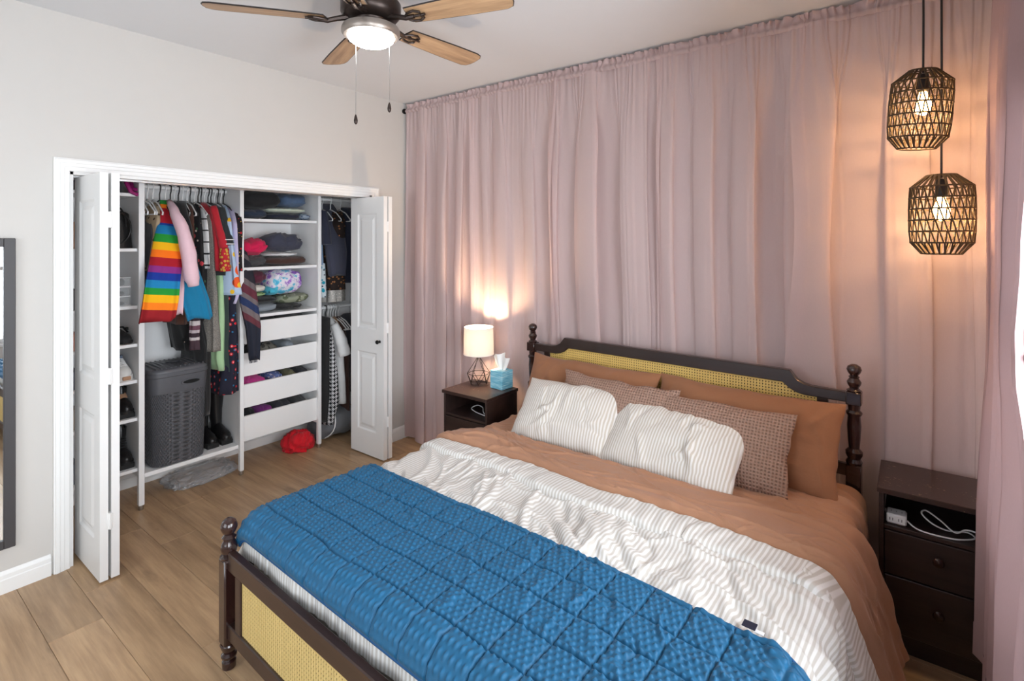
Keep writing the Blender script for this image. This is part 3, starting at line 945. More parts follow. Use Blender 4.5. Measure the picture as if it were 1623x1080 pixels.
# ------------------------------------------------------------------ folded clothes
def folded(name, label, cat, x0, y0, z0, x1, y1, z1, m, layers=2, rough=.006, seed=0, group=None, power=3.5):
    """soft folded cloth: superellipsoid box with layered front folds and wrinkles"""
    nu, nv = 44, 22
    U = np.linspace(0, 2 * PI, nu, endpoint=False)[:, None] * np.ones((1, nv))
    V = np.linspace(-PI / 2 + .001, PI / 2 - .001, nv)[None, :] * np.ones((nu, 1))
    def pw(a, p): return np.sign(a) * np.abs(a) ** (2 / p)
    cx, cy, cz = (x0 + x1) / 2, (y0 + y1) / 2, (z0 + z1) / 2
    A, B, C = (x1 - x0) / 2, (y1 - y0) / 2, (z1 - z0) / 2
    X = pw(np.cos(V), 2.6) * pw(np.cos(U), power); Y = pw(np.cos(V), 2.6) * pw(np.sin(U), power); Z = pw(np.sin(V), 2.2)
    lay = np.sin((Z + 1) * PI * layers)
    s = 1 - .035 * (1 - np.abs(lay)) * (np.abs(Z) < .95)
    wr = vnoise(Y * 3 + seed, Z * 2 + X * 2, seed) * rough + vnoise(Y * 8 + X * 5, Z * 5 + seed, seed + 3) * rough * .6
    P = np.stack([cx + A * X * s + wr, cy + B * Y * s + wr * .6, cz + C * Z + wr * (Z > -.5) * .8 + C * .1 * vnoise(X * 1.5 + seed, Y * 1.5, seed + 9) * (Z > 0)], -1)
    P[..., 2] = np.maximum(P[..., 2], z0)
    mb = MB()
    P2 = np.concatenate([P, P[:1]], 0)
    mb.grid(P2)
    mb.f.append(tuple(i * nv + nv - 1 for i in range(nu)))
    mb.f.append(tuple(i * nv for i in range(nu - 1, -1, -1)))
    o = link(name, mb, m, origin=(cx, cy, z0), angle=180, normals=True)
    return tag(o, label, cat, group)

def tie_dye():
    k = NT('tie_dye')
    n1 = k.noise(k.coord('Object'), 14, 4, .6)
    col = k.ramp(n1, [(.30, rgb(120, 70, 170)), (.42, rgb(160, 110, 200)), (.48, rgb(232, 226, 236)), (.56, rgb(226, 222, 232)), (.62, rgb(90, 190, 220)), (.74, rgb(60, 150, 200))])
    k.l(col, k.p.inputs['Base Color']); k.p.inputs['Roughness'].default_value = .9
    return k.m
M_denim = fabric('blue_denim', (74, 96, 126), var=.2)
M_ddenim = fabric('dark_denim', (40, 50, 68), var=.2)
M_palegreen = fabric('pale_green_cloth', (200, 210, 192))
M_cream = fabric('cream_cloth', (214, 210, 200))
M_hot = fabric('hot_pink_cloth', (208, 20, 78))
M_maroon = fabric('maroon_cloth', (84, 26, 48))
M_turq = fabric('turquoise_cloth', (70, 180, 206))
M_greengrid = prints('green_pattern', (150, 180, 130), [((80, 120, 60), 50, .3, 1.0)])
M_greymel = fabric('grey_melange', (132, 140, 148))
M_dgrey = fabric('dark_grey_cloth', (66, 66, 68))
M_camo = prints('olive_camouflage', (140, 146, 126), [((92, 100, 76), 18, .4, 1.0), ((180, 182, 160), 22, .25, 4.0)])
M_bprint = prints('blue_white_print', (150, 162, 178), [((70, 90, 130), 40, .3, 1.0)])
xb_, xf_ = -.70, -.43
FC = [
 ('black folded jeans on the top shelf, left', -1.225, 1.932, -.915, 2.083, M_blackcloth, 3, .008),
 ('blue folded jeans on the top shelf, right', -.912, 1.958, -.700, 2.075, M_denim, 2, .012),
 ('dark blue folded jeans under the black jeans on the top shelf', -1.245, 1.856, -1.030, 1.930, M_ddenim, 2, .006),
 ('pale green folded shirt under the blue jeans on the top shelf', -1.028, 1.912, -.705, 1.957, M_palegreen, 2, .006),
 ('navy folded shirt lying directly on the top shelf', -1.022, 1.856, -.760, 1.911, M_navy, 2, .006),
 ('blue and white printed cloth at the right end of the top shelf', -.757, 1.856, -.675, 1.911, M_bprint, 2, .008),
 ('grey folded top under the hot pink one on the middle shelf', -1.235, 1.496, -1.040, 1.575, M_dgrey, 3, .012),
 ('crumpled hot pink top on the middle shelf', -1.225, 1.577, -1.030, 1.700, M_hot, 3, .020),
 ('dark brown folded sweater at the bottom of the middle shelf', -1.036, 1.496, -.690, 1.566, M_dbrown, 1, .006),
 ('white folded shirt under the big slate sweater', -1.030, 1.567, -.770, 1.600, M_whitec, 2, .006),
 ('big slate navy sweater on top of the middle shelf pile', -1.030, 1.602, -.725, 1.750, M_slate, 2, .016),
 ('grey folded shirt at the bottom left of the lower shelf', -1.235, 1.143, -.950, 1.212, M_greymel, 2, .006),
 ('black folded shirt in the left pile of the lower shelf', -1.235, 1.214, -.945, 1.262, M_blackcloth, 2, .006),
 ('green patterned cloth in the left pile of the lower shelf', -1.235, 1.263, -1.040, 1.298, M_greengrid, 2, .006),
 ('cream folded top under the maroon one', -1.235, 1.299, -1.040, 1.352, M_cream, 1, .008),
 ('maroon folded sweater topping the left pile of the lower shelf', -1.230, 1.354, -1.035, 1.470, M_maroon, 2, .010),
 ('turquoise folded top squeezed beside the tie dye shirt', -1.036, 1.263, -.940, 1.345, M_turq, 2, .012),
 ('purple and white tie dye shirt on the lower shelf', -1.020, 1.264, -.730, 1.460, tie_dye(), 2, .016),
 ('black folded cloth at the bottom right of the lower shelf', -.942, 1.143, -.740, 1.185, M_blackcloth, 2, .006),
 ('olive camouflage trousers on the lower shelf at right', -.940, 1.187, -.680, 1.262, M_camo, 3, .012),
]
for i, (lab, a, z0, b, z1, m, ly, ro) in enumerate(FC):
    xfr = xf_ - rng.uniform(0, .02)
    folded('folded_garment', lab, 'clothing', xb_ - .02, a, z0, xfr, b, z1, m, ly, ro, seed=i * 7 + 1, group='folded clothes on the drawer tower shelves')
M_camo2 = prints('grey_camouflage', (110, 106, 98), [((60, 58, 56), 26, .4, 1.0), ((170, 168, 164), 30, .2, 4.0)])
M_bluefl = prints('blue_floral', (98, 116, 168), [((190, 190, 210), 40, .3, 1.0), ((170, 140, 90), 36, .2, 4.0)])
M_magenta = fabric('magenta_cloth', (206, 60, 146))
M_purple = fabric('purple_cloth', (120, 40, 120))
M_olive = fabric('olive_cloth', (98, 96, 72))
DC = [
 (0, [('black folded tops', -1.24, -.95, M_blackcloth), ('dark grey folded tops', -.945, -.70, M_dgrey)]),
 (1, [('black socks', -1.24, -1.13, M_blackcloth), ('grey camouflage cloth', -1.125, -.93, M_camo2), ('pale grey cloth', -.925, -.80, M_greymel)]),
 (2, [('magenta cloth', -1.24, -1.03, M_magenta), ('blue floral cloth', -1.025, -.90, M_bluefl), ('olive cloth', -.895, -.80, M_olive), ('charcoal cloth', -.795, -.70, M_char)]),
 (3, [('black leggings', -1.24, -1.13, M_blackcloth), ('purple cloth', -1.125, -1.00, M_purple), ('black cloth', -.995, -.83, M_char), ('dark grey cloth', -.825, -.70, M_dgrey)]),
]
ORD = ['top', 'second', 'third', 'lowest']
for d, items in DC:
    z0, z1 = DR[d]
    for i, (lab, a, b, m) in enumerate(items):
        folded('folded_garment', lab + ' showing above the front of the %s drawer' % ORD[d], 'clothing', -.74, a, z0 + .022, -.425, b, z1 + .022 + .012 * rng.random(), m, 2, .012, seed=100 + d * 10 + i, group='clothes in the drawers')

# ------------------------------------------------------------------ shoes, bags and boxes in the shoe tower
M_leather = mat('black_leather', (24, 23, 24), 0.3, var=.1, bump=.1, bscale=160)
M_rubber = mat('black_rubber', (18, 18, 18), .7)
M_matteblack = mat('matte_black_suede', (32, 31, 32), .75)
M_whiteleather = mat('white_shoe_leather', (222, 220, 216), .5)
M_gum = mat('gum_sole', (168, 128, 98), .6)
M_bluegrey = fabric('blue_grey_lining', (120, 136, 160))

def foot_loft(xh, L, yc, W, z0, hgts, sole=.02):
    """heel at xh, toe at xh + L (towards the room)"""
    secs = [(0, .55), (.06, .8), (.2, .9), (.4, .82), (.6, .95), (.75, 1.0), (.88, .86), (.96, .55), (1.0, .15)]
    rings = []
    for s, w in secs:
        h = float(np.interp(s, [q[0] for q in hgts], [q[1] for q in hgts]))
        ring = []
        for i in range(16):
            t = 2 * PI * i / 16
            cy, cz = math.cos(t), math.sin(t)
            y = yc + W / 2 * w * math.copysign(abs(cy) ** .75, cy)
            z = z0 + sole + (h * max(0, cz) ** .8 if cz > 0 else 0.0) 
            ring.append((xh + L * s, y, z))
        rings.append(ring)
    mb = MB(); mb.loft(rings)
    return mb
def sole_mb(xh, L, yc, W, z0, t, heel=0.0):
    secs = [(0, .62), (.06, .86), (.2, .95), (.4, .86), (.6, .99), (.75, 1.04), (.88, .9), (.97, .58), (1.0, .3)]
    poly = [(xh + L * s, yc + W / 2 * w) for s, w in secs] + [(xh + L * s, yc - W / 2 * w) for s, w in secs[::-1]]
    mb = MB(); mb.prism(poly, z0 + heel, z0 + heel + t, 'z')
    if heel:
        mb.rbox(xh + .004, yc - W * .38, z0, xh + L * .26, yc + W * .38, z0 + heel + .002, .003)
        mb.rbox(xh + L * .6, yc - W * .45, z0, xh + L * .95, yc + W * .45, z0 + heel + .002, .003)
    return mb
def laces(x0, z0, x1, z1, yc, w, n):
    mb = MB()
    for i in range(n):
        s = i / (n - 1); x = x0 + (x1 - x0) * s; z = z0 + (z1 - z0) * s
        d = (x1 - x0) / n; e = (z1 - z0) / n
        mb.tube([(x, yc - w, z), (x + d * .3, yc, z + .004 + e * .3), (x + d * .8, yc + w, z + e * .8)], .0024, 5)
        mb.tube([(x, yc + w, z), (x + d * .3, yc, z + .005 + e * .3), (x + d * .8, yc - w, z + e * .8)], .0024, 5)
    return mb
def shaft(mb, pts, rx, ry, yc, n=18):
    rings = []
    for (x, z), a, b in zip(pts, rx, ry):
        rings.append([(x + a * math.cos(2 * PI * i / n), yc + b * math.sin(2 * PI * i / n), z) for i in range(n)])
    # open collar: inner wall goes back down
    x, z = pts[-1]
    rings.append([(x + (rx[-1] - .006) * math.cos(2 * PI * i / n), yc + (ry[-1] - .006) * math.sin(2 * PI * i / n), z - .002) for i in range(n)])
    rings.append([(x + (rx[-1] - .010) * math.cos(2 * PI * i / n), yc + (ry[-1] - .010) * math.sin(2 * PI * i / n), z - .05) for i in range(n)])
    mb.loft(rings)

def flat_shoe(yc, z0, lab, grp):
    r = thing('flat_shoe', lab, 'shoe', (-.55, yc, z0), group=grp)
    mb = foot_loft(-.68, .25, yc, .088, z0, [(0, .075), (.25, .07), (.45, .06), (.7, .05), (.9, .04), (1, .015)], .014)
    part('upper', mb, M_matteblack, r)
    part('sole', sole_mb(-.683, .256, yc, .092, z0, .016), M_rubber, r)
    part('strap', MB().tube([(-.56, yc - .045, z0 + .055), (-.565, yc - .02, z0 + .092), (-.565, yc + .02, z0 + .092), (-.56, yc + .045, z0 + .055)], .006, 8), M_leather, r)
    part('buckle', MB().rbox(-.567, yc + .030, z0 + .07, -.545, yc + .046, z0 + .088, .002), M_black, r)
flat_shoe(-1.965, 1.046, 'black flat strapped shoe on the upper part of the shoe tower, right one', None)
flat_shoe(-2.075, 1.046, 'black flat strapped shoe on the shoe tower, beside the door edge', None)

def sneaker(yc, z0, lab):
    r = thing('sneaker', lab, 'shoe', (-.55, yc, z0))
    part('sole', sole_mb(-.690, .270, yc, .098, z0, .032), M_whiteleather, r)
    part('upper', foot_loft(-.685, .260, yc, .090, z0, [(0, .085), (.2, .09), (.35, .10), (.55, .075), (.75, .055), (.92, .045), (1, .02)], .03), M_whiteleather, r)
    c = MB(); shaft(c, [(-.62, z0 + .08), (-.625, z0 + .115), (-.63, z0 + .13)], [.055, .052, .054], [.036, .036, .038], yc)
    part('collar', c, M_bluegrey, r)
    part('laces', laces(-.55, z0 + .118, -.48, z0 + .088, yc, .02, 5), M_whitec, r)
    part('toe_tip', MB().rbox(-.428, yc - .022, z0 + .004, -.412, yc + .022, z0 + .028, .004), M_gum, r)
sneaker(-1.968, .818, 'white sneaker on the shoe tower shelf, right one of its pair')
sneaker(-2.080, .818, 'white sneaker on the shoe tower shelf, partly hidden behind the door edge')

def lace_boot(yc, z0, hh, lab, gold=False, heel=.02):
    r = thing('ankle_boot', lab, 'shoe', (-.55, yc, z0))
    part('sole', sole_mb(-.672, .252, yc, .090, z0, .016, heel), M_rubber, r)
    u = foot_loft(-.668, .246, yc, .084, z0 + heel, [(0, .09), (.3, .10), (.45, .09), (.65, .062), (.85, .052), (1, .025)], .014)
    shaft(u, [(-.605, z0 + heel + .05), (-.600, z0 + heel + .10), (-.602, z0 + hh * .75), (-.604, z0 + hh)], [.062, .058, .056, .060], [.038, .038, .042, .046], yc)
    part('upper', u, M_leather, r)
    part('laces', laces(-.500, z0 + heel + .085, -.541, z0 + hh - .03, yc, .021, 7), M_gum if gold else M_blackcloth, r)
    part('tongue', MB().tube([(-.545, yc, z0 + hh - .05), (-.552, yc, z0 + hh), (-.556, yc, z0 + hh + .022)], [.018, .021, .016], 10), M_leather, r)
lace_boot(-1.960, .580, .165, 'black lace-up shoe with pale laces on the second lowest shelf, right one', gold=True, heel=.03)
lace_boot(-2.070, .580, .165, 'black lace-up shoe with pale laces on the second lowest shelf, by the door', gold=True, heel=.03)
lace_boot(-1.962, .262, .225, 'black combat boot on the lowest shelf of the tower, right one', heel=.03)
lace_boot(-2.075, .262, .225, 'black combat boot on the lowest shelf of the tower, by the door', heel=.03)

# black handbag with long curved handles
r = thing('handbag', 'black leather handbag with thin looped handles on the shoe tower', 'bag', (-.55, -2.03, 1.645))
bg = MB()
rings = []
for j in range(8):
    s = j / 7; w = .115 - .012 * s; d = .085 * (1 - .55 * s)
    rings.append([(-.545 + d * math.copysign(abs(math.cos(t)) ** .5, math.cos(t)), -2.025 + w * math.copysign(abs(math.sin(t)) ** .5, math.sin(t)), 1.646 + .225 * s + .012 * s * math.cos(2 * t)) for t in [2 * PI * i / 28 for i in range(28)]])
bg.loft(rings)
part('body', bg, M_leather, r)
for dx, q in ((.05, 1), (-.03, .9)):
    pts = [(-.545 + dx + .03 * math.sin(PI * i / 16), -2.025 - .075 * math.cos(PI * i / 16), 1.78 + .135 * q * math.sin(PI * i / 16)) for i in range(17)]
    part('handle', MB().tube(pts, .005, 8), M_leather, r)
part('long_strap', MB().tube([(-.455 + .012 * math.sin(a), -2.01 + .075 * math.cos(a), 1.77 + .10 * math.sin(a)) for a in [2 * PI * i / 30 for i in range(30)]], .0045, 8, closed=True), M_leather, r)

# clear stacking box with black bands
M_acrylic = NT('clear_acrylic')
M_acrylic.p.inputs['Base Color'].default_value = rgb(225, 230, 232)
M_acrylic.p.inputs['Roughness'].default_value = .1
M_acrylic.p.inputs['Transmission Weight'].default_value = .0
M_acrylic.p.inputs['Alpha'].default_value = .28
M_acrylic = M_acrylic.m
r = thing('clear_box', 'clear acrylic stacking box holding black items on the shoe tower', 'box', (-.5, -2.0, 1.285))
for i in range(3):
    z = 1.287 + i * .060
    b = MB()
    b.rbox(-.60, -2.05, z, -.43, -1.948, z + .056, .003)
    part('box_tier', b, M_acrylic, r, smooth=False)
    part('edge_frame', MB().tube([(-.428, -2.05, z + .056), (-.428, -1.946, z + .056), (-.428, -1.946, z), (-.428, -2.05, z)], .0022, 6, closed=True), M_whiteplastic, r)
for i, (z, h) in enumerate(((1.289, .018), (1.350, .022), (1.411, .045))):
    tag(link('hair_tie_bundle', MB().lathe([(.030, 0), (.042, .004), (.044, h * .6), (.034, h), (.02, h)], (-.50, -2.0, z), 18), M_blackcloth), 'black bundle inside the clear box, %s tier' % ('lowest', 'middle', 'top')[i], 'accessory')

# magenta strap and dark box on the top shelf
tag(link('storage_box', MB().rbox(-.72, -2.20, 1.991, -.46, -1.985, 2.06, .004), mat('dark_box', (66, 62, 70), .7), smooth=False), 'dark grey box on the top shelf of the shoe tower', 'box')
pur = MB()
pts = []
for i in range(25):
    a = i / 24
    pts.append((-.40 - .06 * math.sin(PI * a * 2), -1.985 + .095 * a, 2.035 + .04 * math.sin(a * 9.0) - .03 * a))
pur.tube([(-.50, -1.96, 2.085), (-.44, -1.972, 2.09), (-.40, -1.975, 2.05), (-.385, -1.955, 1.995), (-.385, -1.925, 1.982), (-.39, -1.90, 2.0), (-.40, -1.915, 2.012), (-.43, -1.935, 2.02), (-.47, -1.93, 2.06), (-.50, -1.925, 2.09)], .012, 8)
tag(link('bag_strap', pur, mat('magenta_webbing', (150, 24, 104), .6)), 'magenta strap hanging over the top shelf of the shoe tower', 'strap')
# things glimpsed between door and casing
gl = [((150, 110, 80), 1.645, .16), ((60, 60, 66), 1.285, .12), ((180, 120, 100), 1.046, .10), ((70, 74, 90), .818, .11), ((150, 140, 128), .580, .12), ((90, 96, 106), .262, .12)]
for i, (c, z, h) in enumerate(gl):
    r = thing('shoe_box', 'shoe box in the slit left of the door, shelf %s' % ['under the top one', 'with the clear box', 'with the flat shoes', 'with the sneakers', 'with the lace-up shoes', 'with the combat boots'][i], 'box', (-.6, -2.28, z))
    part('box_body', MB().rbox(-.74, -2.345, z + .001, -.43, -2.200, z + h * .78, .003), mat('shoe_box_%d' % i, c, .7), r, smooth=False)
    part('box_lid', MB().rbox(-.743, -2.348, z + h * .70, -.427, -2.197, z + h, .003), mat('shoe_box_%d' % i, c, .7), r, smooth=False)

# laundry hamper ------------------------------------------------------------
def wicker():
    k = NT('charcoal_wicker_plastic')
    o = k.coord('UV')
    s = k.n('SeparateXYZ'); k.l(o, s.inputs[0])
    row = k.math('FLOOR', k.math('MULTIPLY', s.outputs[1], 34.0))
    sh = k.math('MULTIPLY', k.math('MODULO', row, 2.0), .5)
    a = k.math('SINE', k.math('MULTIPLY', k.math('ADD', k.math('MULTIPLY', s.outputs[0], 46.0), sh), 2 * PI))
    b = k.math('SINE', k.math('MULTIPLY', s.outputs[1], 34.0 * PI * 2))
    hgt = k.math('MULTIPLY', a, k.math('ABSOLUTE', b))
    k.bump(hgt, .8, .004)
    f = k.math('LESS_THAN', hgt, -.55)
    k.l(k.mix(f, rgb(84, 85, 90), rgb(42, 43, 46)), k.p.inputs['Base Color'])
    k.p.inputs['Roughness'].default_value = .45
    return k.m
M_ham = mat('charcoal_plastic', (84, 85, 90), .42)
HZ0 = .215
r = thing('laundry_hamper', 'dark grey woven plastic laundry hamper with lid on the closet bottom shelf', 'hamper', (-.54, -1.665, HZ0))
def rrect(cx, cy, a, b, z, n=48, p=5.0):
    return [(cx + a * math.copysign(abs(math.cos(t)) ** (2 / p), math.cos(t)), cy + b * math.copysign(abs(math.sin(t)) ** (2 / p), math.sin(t)), z) for t in [2 * PI * (i + .5) / n for i in range(n)]]
hx, hy = -.545, -1.668
def ham_ring(s):
    return rrect(hx, hy, .150 + .016 * s, .160 + .018 * s, HZ0 + .56 * s)
bd = MB()
N = 49; NV = 40
P = np.zeros((N, NV, 3)); UVm = np.zeros((N, NV, 2))
for j in range(NV):
    ring = ham_ring(.02 + .84 * j / (NV - 1))
    for i in range(N):
        P[i, j] = ring[i % 48]; UVm[i, j] = (i / 48, j / (NV - 1))
bd.grid(P, UVm)
part('woven_body', bd, wicker(), r, angle=180)
b2 = MB()
b2.loft([rrect(hx, hy, .135, .145, HZ0), rrect(hx, hy, .149, .159, HZ0 + .008), ham_ring(.03)], cap=True)
part('base', b2, M_ham, r)
rim = MB()
rim.loft([ham_ring(.855), rrect(hx, hy, .166, .176, HZ0 + .50), rrect(hx, hy, .167, .178, HZ0 + .585), rrect(hx, hy, .172, .183, HZ0 + .59), rrect(hx, hy, .172, .183, HZ0 + .612)], cap=False)
part('rim', rim, M_ham, r)
lid = MB()
lid.loft([rrect(hx, hy, .170, .181, HZ0 + .612), rrect(hx, hy, .171, .182, HZ0 + .625), rrect(hx, hy, .160, .171, HZ0 + .638), rrect(hx, hy, .08, .085, HZ0 + .648), rrect(hx, hy, .01, .01, HZ0 + .650)])
ld = part('lid', lid, M_ham, r, angle=60)
rb = MB()
for i in range(11):
    y = hy - .14 + i * .028
    rb.tube([(hx - .14, y, HZ0 + .643), (hx, y, HZ0 + .650), (hx + .14, y, HZ0 + .643)], .004, 6)
link('lid_ribs', rb, M_ham, ld, origin=None)
ld.children[0].location = (-r.location.x, -r.location.y, -r.location.z)
ld.children[0]['kind'] = 'stuff'
part('lid_grip', MB().lathe([(.035, 0), (.045, .006), (.04, .012), (.02, .010)], (hx, hy, HZ0 + .648), 20), mat('dark_grey_plastic', (58, 59, 64), .4), r)
hh_ = MB()
hh_.loft([[(hx + .1665 + d, hy + .055 + a * math.cos(t), HZ0 + .535 + b * math.sin(t)) for t in [2 * PI * i / 20 for i in range(20)]] for d, a, b in ((.0, .064, .022), (.004, .062, .020), (.004, .052, .014), (.0, .050, .012))], cap=False)
part('handle_rim', hh_, M_ham, r)
shade_disc = MB(); shade_disc.loft([[(hx + .1668 + d, hy + .055 + .052 * math.cos(t), HZ0 + .535 + .014 * math.sin(t)) for t in [2 * PI * i / 20 for i in range(20)]] for d in (.0, .001)])  # thin near-black disc, paints the shade inside the hand opening
part('handle_opening_shade', shade_disc, mat('painted_opening_shade', (14, 14, 15), .9), r, label='dark disc painted as the shaded hand opening')

# tall boots
def tall_boot(yc, x0, lab, yaw=0):
    z0 = .215
    r = thing('tall_boot', lab, 'boots', (x0, yc, z0), 0, None)
    part('sole', sole_mb(x0 - .12, .26, yc, .088, z0, .012, .028), M_rubber, r)
    u = foot_loft(x0 - .117, .255, yc, .084, z0 + .028, [(0, .10), (.3, .105), (.45, .085), (.65, .06), (.85, .05), (1, .022)], .012)
    shaft(u, [(x0 - .06, z0 + .06), (x0 - .058, z0 + .13), (x0 - .068, z0 + .22), (x0 - .068, z0 + .32), (x0 - .062, z0 + .40)], [.056, .050, .052, .060, .064], [.036, .036, .044, .056, .062], yc)
    part('upper', u, M_leather, r)
tall_boot(-1.432, -.60, 'tall black leather boot standing beside the hamper, left one')
tall_boot(-1.335, -.60, 'tall black leather boot standing beside the drawers, right one')

# crumpled things on the floor ----------------------------------------------
def crumple(name, lab, cat, c, size, m, seed, amp=.25, n=2.2, sharp=1.0, box=False):
    nu, nv = 72, 40
    U = np.linspace(0, 2 * PI, nu + 1)[:, None] * np.ones((1, nv)); V = np.linspace(-PI / 2, PI / 2, nv)[None, :] * np.ones((nu + 1, 1))
    X = np.cos(V) * np.cos(U); Y = np.cos(V) * np.sin(U); Z = np.sin(V)
    def ridged(k, s): return 1 - 2 * np.abs(vnoise(X * k + Z * k * .7 + 31, Y * k - Z * k * .5 + 57, s))
    d = 1 + amp * (ridged(n, seed) * .6 + ridged(n * 2.1, seed + 1) * .35 + ridged(n * 4.3, seed + 2) * .2 * sharp)
    if box:
        X = np.sign(X) * np.abs(X) ** .6; Y = np.sign(Y) * np.abs(Y) ** .6
    # seam: blend end columns
    d[-1] = d[0]
    P = np.stack([c[0] + size[0] * X * d, c[1] + size[1] * Y * d, c[2] + np.maximum(0, size[2] * (Z * d + .55))], -1)
    mb = MB(); mb.grid(P)
    o = link(name, mb, m, origin=(c[0], c[1], c[2]), angle=180, normals=True)
    return tag(o, lab, cat)
crumple('red_garment', 'crumpled bright red cloth lying on the floor below the drawers', 'clothing', (-.50, -.765, .002), (.11, .11, .085), fabric('bright_red_cloth', (214, 18, 36)), 5, .30, 2.6)
M_wrap = NT('clear_plastic_wrap')
M_wrap.p.inputs['Base Color'].default_value = rgb(215, 218, 222)
M_wrap.p.inputs['Roughness'].default_value = .12
M_wrap.p.inputs['Alpha'].default_value = .30
M_wrap.p.inputs['Specular IOR Level'].default_value = 1.0
M_wrap = M_wrap.m
crumple('plastic_wrap', 'crumpled clear plastic bag lying on the floor under the hanging bay', 'plastic bag', (-.58, -1.47, .002), (.13, .20, .040), M_wrap, 21, .20, 4.6, 3.0, box=True)

# grey duffel bag on the floor in the right corner
r = thing('duffel_bag', 'grey duffel bag with white piping on the floor in the right closet corner', 'bag', (-.55, -.40, .002))
rings = []
for j in range(13):
    s = j / 12
    y = -.60 + .46 * s
    q = math.sin(PI * (.06 + .88 * s)) ** .35
    rings.append([(-.56 + .17 * q * math.cos(t) + .008 * math.sin(5 * t + j), y, .003 + max(0, .125 * q * (math.sin(t) + 1) + .008 * math.sin(4 * t + j * 1.3))) for t in [2 * PI * i / 28 for i in range(28)]])
part('body', MB().loft(rings), fabric('grey_duffel_canvas', (112, 114, 118)), r, angle=180)
pipe = [(-.56 + .175 * math.cos(t), -.50 + .10 * (t / PI), .006 + .128 * (math.sin(t) + 1)) for t in [(-.45 + 1.35 * i / 16) * PI / 1.0 for i in range(17)]]
part('piping', MB().tube(pipe, .006, 8), M_whitec, r, label='white piping')
part('carry_handle', MB().tube([(-.50, -.52, .24), (-.46, -.48, .285), (-.46, -.36, .29), (-.50, -.30, .24)], .008, 8), M_dgrey, r)

# ------------------------------------------------------------------ wall mirror at the left
r = thing('wall_mirror', 'tall mirror in a dark grey frame on the left wall', 'mirror', (0, -2.85, .217))
my0, my1, mz0, mz1, fw_ = -3.155, -2.555, .217, 1.706, .042
M_frame = mat('dark_grey_frame', (62, 60, 62), .5)
for nm, a in (('frame_side', (my0, mz0, my0 + fw_, mz1)), ('frame_side', (my1 - fw_, mz0, my1, mz1)), ('frame_rail', (my0 + fw_, mz0, my1 - fw_, mz0 + fw_)), ('frame_rail', (my0 + fw_, mz1 - fw_, my1 - fw_, mz1))):
    part(nm, MB().rbox(.002, a[0], a[1], .026, a[2], a[3], .0025), M_frame, r, smooth=False)
M_mirror = mat('mirror_silver', (235, 236, 236), .01, 1.0, var=0)
part('mirror_glass', MB().box(.004, my0 + fw_ - .004, mz0 + fw_ - .004, .013, my1 - fw_ + .004, mz1 - fw_ + .004), M_mirror, r, smooth=False)

# ------------------------------------------------------------------ sheer curtains
def sheer(name, col, transp, translu=.38):
    k = NT(name)
    k.t.nodes.remove(k.p)
    df = k.n('BsdfDiffuse'); tl = k.n('BsdfTranslucent'); tr = k.n('BsdfTransparent')
    c = rgb(*col)
    weave = k.noise(k.mapping(k.coord('Object'), (400, 400, 60)), 1.0, 2)
    cc = k.mix(weave, tuple(x * .93 for x in c[:3]) + (1,), c)
    k.l(cc, df.inputs[0]); k.l(cc, tl.inputs[0])
    tr.inputs[0].default_value = (1.0, .975, .965, 1)
    m1 = k.n('MixShader'); m1.inputs[0].default_value = translu
    k.l(df.outputs[0], m1.inputs[1]); k.l(tl.outputs[0], m1.inputs[2])
    m2 = k.n('MixShader'); m2.inputs[0].default_value = transp
    k.l(m1.outputs[0], m2.inputs[1]); k.l(tr.outputs[0], m2.inputs[2])
    k.l(m2.outputs[0], k.out.inputs['Surface'])
    return k.m
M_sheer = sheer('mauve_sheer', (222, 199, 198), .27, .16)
M_sheer_shaded = sheer('mauve_sheer_shaded', (174, 147, 148), .02, .04)  # same cloth as the back sheers, its shade put into a darker colour

def fold_phase(t, lo, hi, seed):
    r = random.Random(seed)
    ks = [t[0] - .2]
    while ks[-1] < t[-1] + .2: ks.append(ks[-1] + r.uniform(lo, hi) * r.choice((1, 1, .6, 1.5)))
    ks = np.array(ks)
    ph = np.interp(t, ks, np.arange(len(ks)) * PI)
    am = np.interp(t, ks, np.array([r.uniform(.15, 1.15) for _ in ks]))
    wd = np.interp(t, ks[:-1], np.diff(ks))
    return ph, am, wd

